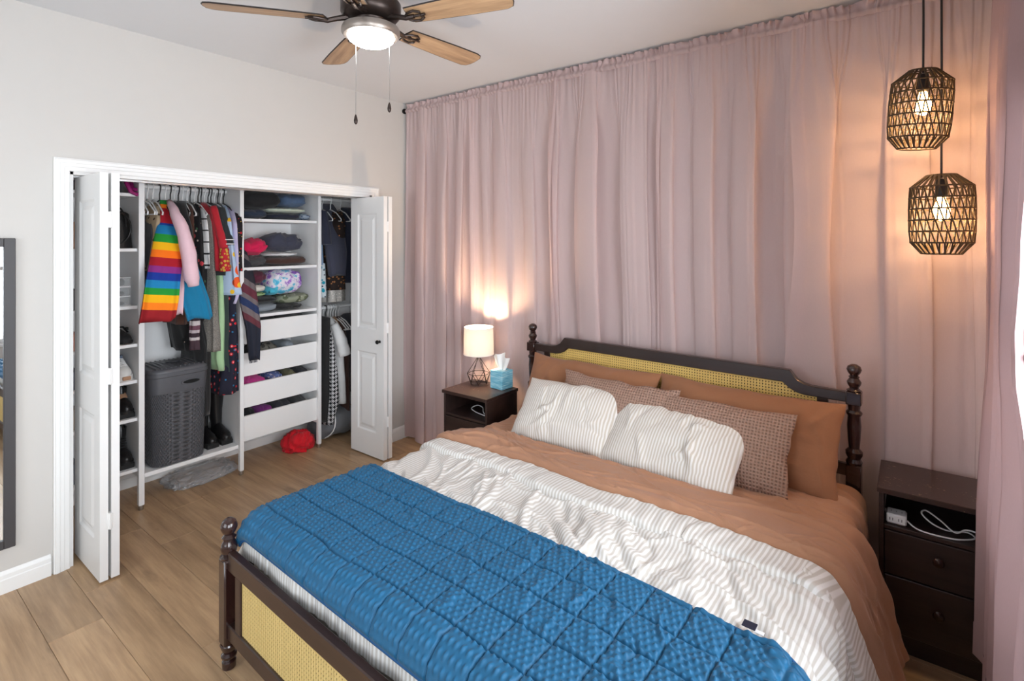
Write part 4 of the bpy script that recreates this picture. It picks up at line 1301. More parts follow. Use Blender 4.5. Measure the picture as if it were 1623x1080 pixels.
def sheer_panel(name, lab, a0, a1, seed, m, zt=2.80, zb=.015, yc=-.088, n=340, nz=54, amp=.052):
    t = np.linspace(a0, a1, n)
    ph, am, wd = fold_phase(t, .075, .185, seed)
    pf, af, wf = fold_phase(t, .012, .022, seed + 50)
    z = np.concatenate([np.linspace(zt, zt - .25, 12)[:-1], np.linspace(zt - .25, zb, nz - 11)])
    T, Z = np.meshgrid(t, z, indexing='ij')
    d = (zt - Z)
    sway = .035 * vnoise(T * 1.7 + seed, d * .55 + seed, seed) * sstep(.1, 1.6, d)
    PH = ph[:, None] + .5 * vnoise(T * 2.0, d * .9, seed + 4)
    A = amp * am[:, None] * (.30 + .70 * sstep(0, .9, d)) * (1 + .3 * vnoise(T * 6, d * 1.2, seed + 8))
    A = A * (1 - .42 * sstep(1.5, 1.0, Z))
    fine = .0055 * af[:, None] * np.cos(pf[:, None]) * (1 - .8 * sstep(.0, .55, d))
    X = T + sway + .30 * np.minimum(wd, .17)[:, None] * am[:, None] * np.sin(2 * PH + .6) * sstep(.02, .5, d)
    Y = yc + A * np.cos(PH) + fine + .004 * vnoise(T * 14, d * 3, seed + 2)
    Y = np.clip(Y, -.150, -.016)
    P = np.stack([X, Y, Z], -1)
    root = thing(name, lab, 'curtain', ((a0 + a1) / 2, yc, zb), group=None)
    mb = MB(); mb.grid(P)
    part('cloth', mb, m, root, angle=180)
    # gathered header above the rod and pocket
    zz = np.linspace(zt - .020, zt + .052, 7)
    T2, Z2 = np.meshgrid(np.linspace(a0, a1, n * 2), zz, indexing='ij')
    pf2 = np.interp(T2[:, 0], t, pf)[:, None]
    s = (Z2 - zz[0]) / (zz[-1] - zz[0])
    ruff = np.where(s > .45, .013 * sstep(.45, 1, s) * np.cos(pf2 * .8 + 3 * vnoise(T2 * 9, s * 2, seed)), 0)
    out = .017 * np.sin(np.clip(s / .45, 0, 1) * PI)
    Zs = Z2 + .006 * sstep(.5, 1, s) * vnoise(T2 * 30, s, seed + 1)
    for sg in (1, -1):
        P2 = np.stack([T2 + .004 * sstep(.5, 1, s) * np.sin(pf2), yc + sg * (-out) + ruff + .003 * np.cos(pf2) - .001 * sg, Zs], -1)
        mb = MB(); mb.grid(P2)
        part('header_ruffle', mb, m, root, angle=180)
    # hem: doubled cloth at the foot
    k0 = len(z) - 3
    hemP = P[:, k0:, :].copy(); hemP[..., 1] -= .002
    mb = MB(); mb.grid(hemP)
    part('hem', mb, m, root, angle=180)
    return root
spans = [(.035, .80, 'first curtain panel from the left corner, behind the lamp'), (.76, 1.56, 'second sheer panel, above the left headboard post'), (1.52, 2.30, 'third sheer panel, behind the middle of the headboard'), (2.26, 3.06, 'fourth sheer panel, behind the right half of the headboard'), (3.02, 3.785, 'last sheer panel of the back wall, behind the pendant lamps')]
for i, (a, b, lab) in enumerate(spans):
    sheer_panel('sheer_curtain', 'mauve ' + lab, a, b, 100 + i * 13, M_sheer, yc=-.088 - .003 * (i % 2))

r = thing('curtain_rod', 'thin black curtain rod along the back wall under the ceiling', 'curtain rod', (1.9, -.088, 2.80))
part('rod', MB().tube([(.012, -.088, 2.80), (3.788, -.088, 2.80)], .010, 12), M_black, r)
for x, s in ((.004, 1), (3.796, -1)):
    part('finial', MB().lathe([(.010, -.012), (.020, -.008), (.023, 0), (.020, .008), (.010, .012)], n=16, M=Matrix.Translation((x + .008 * s, -.088, 2.80)) @ Matrix.Rotation(PI / 2, 4, 'Y')), M_black, r)

# right-hand curtain, gathered by a tieback beside the window
rt = thing('sheer_curtain', 'mauve curtain at the right window, held by a tieback', 'curtain', (3.72, -.7, .18))
n, nz = 360, 70
t = np.linspace(0, 1, n)
ph, am, wd = fold_phase(t * 1.3, .045, .11, 501)
z = np.linspace(2.80, .17, nz)
T, Z = np.meshgrid(t, z, indexing='ij')
y_far = np.interp(Z, [.17, .7, 1.3, 2.2, 2.8], [-.37, -.33, -.31, -.33, -.36])
y_near = np.interp(Z, [.17, .6, 1.0, 1.28, 1.42, 1.7, 2.2, 2.8], [-1.80, -1.72, -1.55, -1.08, -1.0, -1.05, -1.25, -1.5])
gath = np.exp(-((Z - 1.30) / .30) ** 2)
A = .030 * am[:, None] * (1 - .35 * gath) * (.5 + .5 * sstep(0, .6, 2.8 - Z))
PH = ph[:, None] + .5 * vnoise(T * 4, Z, 77)
Yc = y_far + (y_near - y_far) * T + .010 * am[:, None] * np.sin(2 * PH + .5)
bulge = np.interp(Z, [.17, .7, 1.2, 1.6, 2.8], [.065, .05, .015, .0, .0]) * (.6 + .8 * T)
Xc = 3.742 - bulge + A * np.cos(PH) + .004 * vnoise(T * 20, Z * 3, 5)
Zc = Z + .05 * (T - .3) * sstep(1.0, .17, Z)
mb = MB(); mb.grid(np.stack([Xc, Yc, Zc], -1))
part('cloth', mb, M_sheer_shaded, rt, angle=180)
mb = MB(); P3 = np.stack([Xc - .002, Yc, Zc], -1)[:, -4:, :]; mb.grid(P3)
part('hem', mb, M_sheer_shaded, rt, angle=180)
mb = MB(); mb.grid(np.stack([Xc, Yc, Zc + .05], -1)[:, :3, :]); part('header_ruffle', mb, M_sheer_shaded, rt, angle=180)
r = thing('curtain_rod', 'thin black curtain rod above the right window', 'curtain rod', (3.742, -1.3, 2.80))
part('rod', MB().tube([(3.742, -.20, 2.80), (3.742, -2.5, 2.80)], .010, 12), M_black, r)
for y in (-.20, -2.5):
    part('finial', MB().lathe([(.010, -.012), (.020, -.008), (.023, 0), (.020, .008), (.010, .012)], n=16, M=Matrix.Translation((3.742, y, 2.80)) @ Matrix.Rotation(PI / 2, 4, 'X')), M_black, r)
part('bracket', MB().rbox(3.742, -2.40, 2.79, 3.80, -2.38, 2.81, .003), M_black, r)
tb = MB()
tb.tube([(3.798, -1.06, 1.335), (3.775, -1.04, 1.345), (3.752, -.985, 1.350), (3.744, -.952, 1.338), (3.744, -.945, 1.318), (3.750, -.945, 1.300), (3.765, -.950, 1.290)], [.009, .009, .010, .011, .011, .009, .006], 10)
tag(link('curtain_holdback', tb, mat('brown_rope', (70, 48, 38), .9, bump=.4, bscale=300)), 'brown curved holdback at the edge of the right curtain', 'holdback')

# ------------------------------------------------------------------ bed
BX, BY, BR = 1.40, -.155, math.radians(-2.3)
W = 1.87; LF = -1.995
bed = thing('bed', 'king size bed of dark wood with cane headboard and footboard', 'bed', (BX, BY, 0), BR)
def bpart(name, mb, m, **kw):
    return part(name, mb, m, bed, world=False, **kw)
HP = [(.030, .655), (.034, .670), (.026, .685), (.035, .705), (.035, .718), (.022, .733), (.026, .78), (.029, .84), (.026, .883), (.033, .893), (.033, .900), (.024, .910), (.027, .938)]
FIN = [(.024, .994), (.031, 1.001), (.018, 1.012), (.028, 1.030), (.030, 1.040), (.019, 1.058), (.023, 1.064), (.016, 1.070), (.026, 1.083), (.031, 1.098), (.026, 1.112), (.012, 1.121), (.001, 1.123)]
for x in (0, W):
    p = MB()
    p.rbox(x - .030, -.030, 0, x + .030, .030, .66, .004)
    p.lathe(HP, (x, 0, 0), 24)
    p.rbox(x - .031, -.031, .936, x + .031, .031, .996, .004)
    p.lathe(FIN, (x, 0, 0), 24)
    bpart('head_post', p, M_turned)
top = [(.02, .990), (.17, .993), (.205, 1.000), (.235, 1.016), (.255, 1.040), (.268, 1.056)]
bot = [(.02, .944), (.20, .944), (.235, .950), (.270, .967), (.300, .992)]
poly = top + [(W - x, z) for x, z in top[::-1]] + [(W - x, z) for x, z in bot] + bot[::-1]
def rail_prism(top, bot, y0, y1):
    mb = MB()
    xs = sorted({p[0] for p in top} | {p[0] for p in bot} | {W - p[0] for p in top} | {W - p[0] for p in bot} | {W / 2})
    tx = [p[0] for p in top] + [W - p[0] for p in top[::-1]]; tz = [p[1] for p in top] + [p[1] for p in top[::-1]]
    bx_ = [p[0] for p in bot] + [W - p[0] for p in bot[::-1]]; bz = [p[1] for p in bot] + [p[1] for p in bot[::-1]]
    rings = []
    for x in xs:
        zt = float(np.interp(x, tx, tz)); zb = float(np.interp(x, bx_, bz)); c = .004
        rings.append([(x, y0, zb + c), (x, y0 + c, zb), (x, y1 - c, zb), (x, y1, zb + c), (x, y1, zt - c), (x, y1 - c, zt), (x, y0 + c, zt), (x, y0, zt - c)])
    mb.loft(rings)
    return mb
bpart('head_rail', rail_prism(top, bot, -.019, .017), M_bedwood, angle=30)
for x in (.104, W - .150):
    bpart('head_stile', MB().rbox(x, -.014, .36, x + .046, .014, .955, .003), M_bedwood, smooth=False)
bpart('head_lower_rail', MB().rbox(.02, -.014, .60, W - .02, .014, .655, .003), M_bedwood, smooth=False)
bpart('head_cane_dark_back', MB().box(.13, .004, .62, W - .13, .008, .955), mat('dark_cane_back', (44, 32, 26), .9), smooth=False)  # dark sheet added behind the cane so its holes show dark
M_cane = mat('cane_webbing', (222, 188, 108), .55, var=.12, nscale=90)
def headtop(x):
    x = min(x, W - x)
    return float(np.interp(x, [0, .20, .235, .27, .30], [.95, .95, .956, .972, .998]))
ca = MB(); P_ = .0146; sw_ = .0088
x = .150
while x < W - .150:
    ca.box(x, -.0035, .64, x + sw_, -.0015, headtop(x) + .004); x += P_
z = .645
while z < 1.0:
    a = .15
    if z > .95: a = float(np.interp(z, [.95, .956, .972, .998], [.20, .235, .27, .30])) - .01
    ca.box(a, -.0022, z, W - a, -.0004, z + sw_); z += P_
bpart('head_cane', ca, M_cane, smooth=False, kind='stuff')
bpart('head_cane_dark_strip', MB().box(.13, .0045, .95, W - .13, .0080, .99), mat('dark_cane_back', (44, 32, 26), .9), smooth=False)  # dark strip continuing that sheet behind the upper cane
# foot posts, rails, cane
FT = [(.019, 0), (.025, .004), (.026, .030), (.018, .037), (.029, .050), (.029, .056), (.020, .064), (.029, .084), (.033, .098), (.030, .104)]
FB = [(.030, .438), (.033, .446), (.020, .452), (.028, .462), (.031, .478), (.027, .496), (.021, .508), (.021, .514), (.027, .520), (.020, .527), (.017, .531), (.024, .540), (.031, .556), (.031, .566), (.024, .584), (.010, .594), (.001, .596)]
for x in (0, W):
    p = MB()
    p.lathe(FT, (x, LF, 0), 24)
    p.rbox(x - .029, LF - .029, .102, x + .029, LF + .029, .440, .006)
    p.lathe(FB, (x, LF, 0), 24)
    q = bpart('foot_post', p, M_turned)
    for zz in (.255, .205):
        b = MB().lathe([(.006, 0), (.007, .002), (.003, .003)], n=10, M=Matrix.Translation((x - .029, LF + .0, zz)) @ Matrix.Rotation(-PI / 2, 4, 'Y'))
        link('bolt_head', b, mat('brass', (170, 140, 80), .35, .9), q)
bpart('foot_rail', MB().rbox(.025, LF - .016, .400, W - .025, LF + .016, .470, .004), M_bedwood, smooth=False)
bpart('foot_lower_rail', MB().rbox(.025, LF - .016, .128, W - .025, LF + .016, .190, .004), M_bedwood, smooth=False)
for x in (.085, W - .131):
    bpart('foot_stile', MB().rbox(x, LF - .014, .188, x + .046, LF + .014, .402, .003), M_bedwood, smooth=False)
bpart('foot_cane_dark_back', MB().box(.125, LF + .003, .188, W - .125, LF + .007, .402), mat('dark_cane_back', (44, 32, 26), .9), smooth=False)  # dark sheet added behind the foot cane, holes show dark
ca = MB()
x = .131; 
while x < W - .131:
    ca.box(x, LF - .006, .188, x + .0088, LF - .004, .402); x += .0146
z = .190
while z < .402:
    ca.box(.131, LF - .0048, z, W - .131, LF - .0028, z + .0088); z += .0146
bpart('foot_cane', ca, mat('cane_webbing_foot', (208, 184, 122), .6, var=.12, nscale=90), smooth=False, kind='stuff')
for x in (.012, W - .012):
    bpart('side_rail', MB().rbox(x - .012, LF + .028, .26, x + .012, -.028, .42, .003), M_bedwood, smooth=False)
sl_ = None

# mattress and bedding ------------------------------------------------------
TOP = .565
XLm, XRm, YFm, RR = .085, 1.845, -1.866, .072
def over_profile(s, R, phi):
    s = np.maximum(s, 0)
    a = np.minimum(s / R, phi)
    rest = np.maximum(s - R * phi, 0)
    return R * np.sin(a) + rest * math.cos(phi), R * (1 - np.cos(a)) + rest * math.sin(phi)
def base(sx, sy, phiL=math.radians(80), phiR=math.radians(68), phiF=math.radians(88)):
    oxr, dzr = over_profile(sx - XRm, RR, phiR)
    oxl, dzl = over_profile(XLm - sx, RR, phiL)
    oyf, dzf = over_profile(YFm - sy, .060, phiF)
    X = np.clip(sx, XLm, XRm) + oxr - oxl
    Y = np.maximum(sy, YFm) - oyf
    Z = TOP - dzr - dzl - dzf
    return np.stack([X, Y, Z], -1)
def drape(SX, SY, h, **kw):
    e = .002
    P = base(SX, SY, **kw)
    du = base(SX + e, SY, **kw) - base(SX - e, SY, **kw)
    dv = base(SX, SY + e, **kw) - base(SX, SY - e, **kw)
    N = np.cross(du, dv)
    N /= np.linalg.norm(N, axis=-1, keepdims=True) + 1e-12
    Q = P + N * h[..., None]
    Q[..., 2] = np.maximum(Q[..., 2], .012)
    return Q
def bedding(name, lab, cat):
    return thing(name, lab, cat, (BX, BY, 0), BR)

mt = bedding('mattress', 'thick mattress under the sheets on the dark wood bed', 'mattress')
mm = MB().rbox(.030, -1.925, .27, W + .010, -.045, TOP - .004, .03)
part('core', mm, fabric('mattress_ticking', (190, 180, 170)), mt, world=False)
part('box_spring', MB().rbox(.045, -1.92, .12, W - .03, -.05, .268, .01), fabric('box_spring_cloth', (60, 48, 44)), mt, world=False)
M_sheet = mat('rust_brown_cotton', (166, 122, 94), .85, 0, .05, 8, .25, 60, .006, sheen=.15)
M_pcase = mat('rust_brown_pillowcase', (146, 98, 66), .8, 0, .05, 8, .2, 60, .006, sheen=.15)
# fitted sheet
sx = np.linspace(XLm - .25, XRm + .25, 220); sy = np.linspace(-.05, -1.0, 110)
SX, SY = np.meshgrid(sx, sy, indexing='ij')
h = .006 + np.abs(creases(SX, SY, 34, 3, (1.30, 1.95, -.60, -.15), -8, 14, .24, .009, .017)) + np.abs(creases(SX, SY, 14, 4, (0, .3, -.6, -.15), 20, 20, .15, .010, .008))
fs = bedding('fitted_sheet', 'rust brown fitted sheet creased at the right head corner of the bed', 'sheet')
mb = MB(); mb.grid(drape(SX, SY, h, phiR=math.radians(86), phiL=math.radians(86)), flip=True)
part('cloth', mb, M_sheet, fs, world=False, angle=180)

# striped duvet
M_stripe = uv_stripes('cream_taupe_stripe', (218, 217, 215), (190, 185, 178), .0165, .5)
def head_y(sx):
    return np.interp(sx, [XLm - .4, XLm, .6, 1.05, 1.45, XRm, XRm + .08, XRm + .25, XRm + .45, XRm + .7], [-.93, -.90, -.845, -.865, -.835, -.86, -.875, -.88, -.88, -.90])
sx = np.linspace(XLm - .40, XRm + .62, 430); tt = np.linspace(0, 1, 260)
SX, TT = np.meshgrid(sx, tt, indexing='ij')
HY = head_y(SX) - .05
SY = HY + (YFm - .17 - HY) * TT
free = sstep(-1.45, -1.25, SY)      # uncovered by the blue blanket
h = .024 + .010 * vnoise(SX * 5, SY * 5, 8)
cr = creases(SX, SY, 60, 15, (.0, 1.25, -1.45, -.95), -62, 10, .24, .016, .016)
cr += creases(SX, SY, 42, 16, (1.1, 1.95, -1.5, -.95), -50, 14, .24, .017, .016)
cr += creases(SX, SY, 12, 17, (.5, 1.3, -1.3, -1.0), 5, 12, .25, .015, .007)
drp = creases(SX, SY, 26, 18, (XRm, XRm + .6, -1.95, -1.1), -35, 18, .35, .03, .020) * sstep(XRm, XRm + .12, SX)
drl = creases(SX, SY, 30, 19, (XLm - .4, XLm, -1.95, -1.0), 0, 14, .25, .03, .018) * sstep(XLm, XLm - .12, SX)
edge = np.where(SY < YFm, .003 * np.sin(SX * 70 + 6 * vnoise(SX * 8, SX * 0, 3)), 0)
cr = .024 * np.tanh(cr / .024)
h = h + cr * (.25 + .75 * free) + drp + drl + edge
h = np.maximum(h, .010)
UVd = np.stack([SX + .35 * np.maximum(SX - XRm, 0) + .25 * h, SY], -1)
dv = bedding('duvet', 'white and taupe striped duvet spread over the bed', 'duvet')
mb = MB(); mb.grid(drape(SX, SY, h, phiL=math.radians(62)), UVd)
mb.f = [f[::-1] for f in mb.f]
part('cover', mb, M_stripe, dv, world=False, angle=180)
# turned-down edge of the duvet: a soft roll that runs across the bed and down its right side
a = np.linspace(XLm - .26, XRm + .66, 460); b = np.linspace(0, 1, 36)
Aa, Bb = np.meshgrid(a, b, indexing='ij')
hy = head_y(a)
dyda = np.gradient(hy, a)
tl_ = np.sqrt(1 + dyda ** 2)
nx = (dyda / tl_)[:, None]; ny = (-1 / tl_)[:, None]
wdt = np.interp(a, [XLm - .26, XLm, .6, 1.1, XRm, XRm + .6], [.07, .12, .16, .175, .17, .15])[:, None] * (1 + .10 * vnoise(Aa * 5, Aa * 0, 4))
SX = Aa + nx * wdt * Bb; SY = hy[:, None] + ny * wdt * Bb
arc = np.concatenate([[0], np.cumsum(np.hypot(np.diff(a), np.diff(hy)))])[:, None] * np.ones_like(Bb)
roll = np.clip(1 - np.abs(2 * Bb - 1) ** 9, 0, 1) ** .5
h = .008 + roll * (.042 + .006 * vnoise(Aa * 6, Bb * 2, 5)) + roll * .0022 * np.sin(arc * 95 + 4 * vnoise(Aa * 6, Bb, 7)) * sstep(.0, .8, vnoise(Aa * 2.2, Aa * 0, 12) + .4) + .5 * creases(Aa, Bb * .16, 30, 44, (0, 2.2, 0, .16), 65, 20, .08, .014, .008)
mb = MB(); mb.grid(drape(SX, SY, h), np.stack([arc, Bb * .17], -1)); mb.f = [f[::-1] for f in mb.f]
part('turned_edge', mb, M_stripe, dv, world=False, angle=180)

# brown flat sheet turned down over the duvet's head edge
sx = np.linspace(XLm - .10, XRm + .50, 330); tt = np.linspace(0, 1, 90)
SX, TT = np.meshgrid(sx, tt, indexing='ij')
hd = np.interp(SX, [XLm - .1, XLm, .20, .62, 1.08, 1.6, 1.80, XRm + .08, XRm + .3, XRm + .5], [-.78, -.72, -.60, -.56, -.545, -.525, -.52, -.40, -.36, -.40])
ft = head_y(SX) + .004
SY = hd + (ft - hd) * TT
q = np.clip(np.minimum(TT, 1 - TT) * 9, 0, 1)
h = .016 + .022 * np.sqrt(q) + .012 * sstep(.3, .9, TT)
h += .030 * np.exp(-((SX - .20) / .20) ** 2) * np.sin(PI * TT) ** .7      # puffy roll at the left
h += q * np.abs(creases(SX, SY, 60, 25, (.0, 2.2, -.9, -.5), -4, 9, .26, .008, .013)) + .004 * vnoise(SX * 9, SY * 20, 3)
h += q * .012 * np.abs(vnoise(SX * 12, SY * 22, 6)) * sstep(.35, .05, TT)
hangr = sstep(XRm, XRm + .15, SX)
h += hangr * (.008 + .010 * np.sin(TT * 16 + SX * 3))
fsht = bedding('flat_sheet', 'rust brown flat sheet turned down across the bed above the striped duvet', 'sheet')
mb = MB(); mb.grid(drape(SX, SY, h, phiR=math.radians(72)), flip=True)
part('cloth', mb, M_sheet, fsht, world=False, angle=180)
sm_ = MB()
xs_ = np.linspace(.05, XRm + .1, 150)
st_y = head_y(xs_) + .075
Pq = drape(xs_, st_y, np.full_like(xs_, .052), phiR=math.radians(72))

# blue weighted blanket with quilted squares and raised dots
M_blue = NT('blue_minky')
k = M_blue
fz = k.noise(k.coord('Object'), 30, 3)
k.l(k.mix(fz, rgb(0, 76, 112), rgb(3, 92, 134)), k.p.inputs['Base Color'])
k.p.inputs['Roughness'].default_value = .62
k.p.inputs['Sheen Weight'].default_value = .10
k.p.inputs['Sheen Roughness'].default_value = .4
k.bump(k.noise(k.coord('Object'), 900, 2), .12, .002)
M_blue = k.m
bx0, bx1 = XLm - .085, XRm + .150
nbx, nby = 800, 330
by1 = YFm - .088
SXl = np.linspace(bx0, bx1, nbx); SYl = np.linspace(0, 1, nby)
SX, TT = np.meshgrid(SXl, SYl, indexing='ij')
hy0 = np.interp(SX, [bx0, .2, 1.0, 1.55, 1.85, bx1], [-1.345, -1.335, -1.338, -1.332, -1.345, -1.40]) + .008 * vnoise(SX * 5, SX * 0, 2)
SY = hy0 + (by1 - hy0) * TT
# distances inside the blanket, in metres
uu = SX - bx0; vv = TT * (1.335 + abs(by1)) * -1 + (1.335 + abs(by1)) 
vv = (hy0 - SY)
sq = .1235
def tri(x): return np.abs(((x / sq) % 1) - .5) * 2        # 1 at a seam, 0 in the middle
wob = .006 * vnoise(SX * 9, SY * 9, 31)
a1 = tri(uu - .02 + wob); a2 = tri(vv - .03 + wob)
puff = (np.clip(1 - a1 ** 6, 0, 1) * np.clip(1 - a2 ** 6, 0, 1)) ** .5
seam = np.exp(-((1 - a1) * sq / 2 / .0032) ** 2) + np.exp(-((1 - a2) * sq / 2 / .0028) ** 2)
dp = .0232
du = uu / dp; dvv = vv / (dp * .866)
row_ = np.floor(dvv)
fx = (du + .5 * (row_ % 2)) % 1 - .5; fy = dvv - row_ - .5
rd = np.sqrt((fx * dp) ** 2 + (fy * dp * .866) ** 2)
dots = .5 + .5 * np.cos(PI * np.clip(rd / .0098, 0, 1))
ed = np.minimum(np.minimum(uu, bx1 - SX), np.minimum(vv, SY - by1))
pin = np.clip(ed / .012, 0, 1)
wr = creases(SX, SY, 46, 61, (1.0, 1.95, -1.75, -1.33), -48, 16, .12, .010, .008) + creases(SX, SY, 16, 62, (0, 1.0, -1.6, -1.33), -50, 20, .14, .012, .006)
h = .044 + .007 * puff - .007 * np.clip(seam, 0, 1) + .0062 * dots * (1 - np.clip(seam, 0, 1)) * np.clip((ed - .008) / .012, 0, 1) + .006 * vnoise(SX * 4, SY * 4, 33) + wr
h = .030 + (h - .030) * np.sqrt(pin) 
bl_ = bedding('weighted_blanket', 'blue quilted weighted blanket with raised dots laid across the foot of the bed', 'blanket')
mb = MB(); mb.grid(drape(SX, SY, h), flip=True)
part('quilted_cover', mb, M_blue, bl_, world=False, angle=180)
# rolled binding around the edge
rimp = []
for i in range(0, nbx, 6): rimp.append((SX[i, 0], SY[i, 0]))
for j in range(0, nby, 6): rimp.append((SX[-1, j], SY[-1, j]))
for i in range(nbx - 1, -1, -6): rimp.append((SX[i, -1], SY[i, -1]))
for j in range(nby - 1, -1, -6): rimp.append((SX[0, j], SY[0, j]))
ra = np.array(rimp)
pp = drape(ra[:, 0], ra[:, 1], np.full(len(ra), .034))
bind = MB(); bind.tube([tuple(p) for p in pp], .006, 8, closed=True)
part('binding', bind, mat('blue_binding', (10, 74, 122), .7), bl_, world=False)
lx = 1.772
c0 = drape(np.array([lx]), np.array([-1.325]), np.array([.045]))[0]
tg = MB(); tg.rbox(c0[0] - .018, c0[1] - .012, c0[2] - .001, c0[0] + .018, c0[1] + .018, c0[2] + .002, .0008)
part('care_tag', tg, mat('dark_navy_tag', (24, 28, 48), .6), bl_, world=False, smooth=False, label='dark navy sewn tag')
tg = MB(); tg.rbox(c0[0] + .016, c0[1] - .014, c0[2] - .004, c0[0] + .040, c0[1] + .000, c0[2] - .001, .0008)
part('care_tag', tg, M_whitec, bl_, world=False, smooth=False, label='small white sewn tag')

# pillows -------------------------------------------------------------------
def pillow(name, lab, c, w, hgt, t, tilt, yaw, m, seed, wrinkle=.006, sag=.0, group=None, pin=.06):
    nu, nv = 80, 56
    u = np.sin(np.linspace(-PI / 2, PI / 2, nu)); v = np.sin(np.linspace(-PI / 2, PI / 2, nv))
    U, V = np.meshgrid(u, v, indexing='ij')
    th = np.clip((1 - np.abs(U) ** 2.6) * (1 - np.abs(V) ** 2.6), 0, 1) ** .5
    mb = MB()
    for sgn in (1, -1):
        wr = creases(U * w / 2, V * hgt / 2, 26, seed + (0 if sgn > 0 else 50), (-w / 2, w / 2, -hgt / 2, hgt / 2), 60, 40, .10, .014, wrinkle) * th
        lump = .10 * vnoise(U * 1.6 + seed, V * 1.6, seed + 5)
        N = sgn * (t / 2) * th * (1 + lump) + sgn * wr
        X = w / 2 * U * (1 - pin * (1 - V ** 2)) + .006 * vnoise(V * 4, U * 4 + seed, seed)
        Y = hgt / 2 * V * (1 - pin * 1.2 * (1 - U ** 2)) - sag * (1 - V) * 0 + .008 * vnoise(U * 4 + seed, V * 3, seed + 1)
        P = np.stack([X, Y, N], -1)
        R = Matrix.Rotation(yaw, 3, 'Z') @ Matrix.Rotation(tilt, 3, 'X')
        P = P @ np.array(R).T + np.array(c)
        mb.grid(P, np.stack([X + .15 * wr, Y], -1), flip=(sgn < 0))
    root = bedding(name, lab, 'pillow')
    root['group'] = group if group else ''
    if not group: del root['group']
    part('case', mb, m, root, world=False, angle=180)
    return root
D2 = math.radians
pillow('pillow', 'rust brown pillow against the headboard at the left', (.51, -.155, .745), .90, .44, .17, D2(62), 0, M_pcase, 1, .011)
pillow('pillow', 'rust brown pillow against the headboard at the right', (1.40, -.150, .745), .90, .44, .17, D2(62), 0, M_pcase, 2, .012)
def waffle():
    k = NT('taupe_waffle_weave')
    s = k.n('SeparateXYZ'); k.l(k.coord('UV'), s.inputs[0])
    a = k.math('SINE', k.math('MULTIPLY', s.outputs[0], 2 * PI / .0145)); b = k.math('SINE', k.math('MULTIPLY', s.outputs[1], 2 * PI / .0145))
    q = k.math('MULTIPLY', k.math('ADD', a, 1.0), k.math('ADD', b, 1.0))
    k.bump(k.math('MULTIPLY', q, -.25), .9, .006)
    k.l(k.mix(k.math('MULTIPLY', q, .25), rgb(162, 132, 116), rgb(132, 103, 90)), k.p.inputs['Base Color'])
    k.p.inputs['Roughness'].default_value = .95
    return k.m
M_waf = waffle()
pillow('pillow', 'taupe waffle weave pillow behind the left striped pillow', (.77, -.285, .735), .72, .38, .12, D2(66), 0, M_waf, 3, .004)
pillow('pillow', 'taupe waffle weave pillow in front of the right brown pillow', (1.345, -.300, .725), .66, .38, .13, D2(64), 0, M_waf, 4, .007)
M_pstripe = uv_stripes('striped_pillowcase', (222, 220, 217), (194, 186, 174), .0150, .5)
pillow('pillow', 'striped white pillow at the left, leaning on the brown one', (.545, -.400, .705), .62, .40, .19, D2(46), D2(7), M_pstripe, 5, .014, pin=.05)
pillow('pillow', 'striped white pillow right of the other striped one', (1.145, -.385, .685), .70, .40, .18, D2(42), D2(-3), M_pstripe, 6, .015, pin=.05)

# ------------------------------------------------------------------ nightstands
def nightstand(x0, yf, lab, scuff=True):
    w, d, hgt = .400, .345, .670
    r = thing('nightstand', lab, 'nightstand', (x0 + w / 2, yf + d / 2, 0))
    x1, yb = x0 + w, yf + d
    for x in (x0 + .006, x1 - .024):
        part('side_panel', MB().rbox(x, yf + .014, .0, x + .018, yb - .004, hgt - .022, .0015), M_espresso, r, smooth=False)
    part('top', MB().rbox(x0, yf, hgt - .022, x1, yb, hgt, .002), M_top, r, smooth=False)
    part('back_panel', MB().box(x0 + .024, yb - .012, .06, x1 - .024, yb - .006, hgt - .022), M_espresso, r, smooth=False)
    part('shelf', MB().rbox(x0 + .024, yf + .016, .500, x1 - .024, yb - .012, .516, .0015), M_espresso, r, smooth=False)
    part('kick_board', MB().rbox(x0 + .024, yf + .030, .0, x1 - .024, yf + .044, .075, .0015), M_espresso, r, smooth=False)
    for z0, z1 in ((.318, .496), (.082, .312)):
        dr = part('drawer', MB().rbox(x0 + .026, yf + .012, z0, x1 - .026, yf + .030, z1, .002), M_espresso, r, smooth=False)
        kb = MB().lathe([(.008, 0), (.007, .008), (.016, .012), (.019, .019), (.015, .025), (.004, .028)], n=18, M=Matrix.Translation((x0 + w / 2, yf + .012, (z0 + z1) / 2 + .02)) @ Matrix.Rotation(PI / 2, 4, 'X'))
        kb.v = [(p[0] - r.location.x, p[1] - r.location.y, p[2] - r.location.z) for p in kb.v]
        link('knob', kb, M_turned, dr)
    return r
def top_mat():
    k = NT('scuffed_espresso_top')
    o = k.coord('Object')
    n1 = k.noise(k.mapping(o, (60, 110, 60)), 1.0, 2, .6)
    mask = k.noise(o, 9.0, 2)
    f = k.math('MULTIPLY', k.math('GREATER_THAN', n1, .67), k.math('GREATER_THAN', mask, .52))
    k.l(k.mix(f, rgb(54, 38, 34), rgb(150, 128, 104)), k.p.inputs['Base Color'])
    k.p.inputs['Roughness'].default_value = .30
    return k.m
M_top = top_mat()
nsl = nightstand(.905, -.540, 'dark nightstand at the left of the bed carrying lamp and tissues')
nsr = nightstand(3.366, -.470, 'dark two drawer nightstand at the right of the bed with white charger')

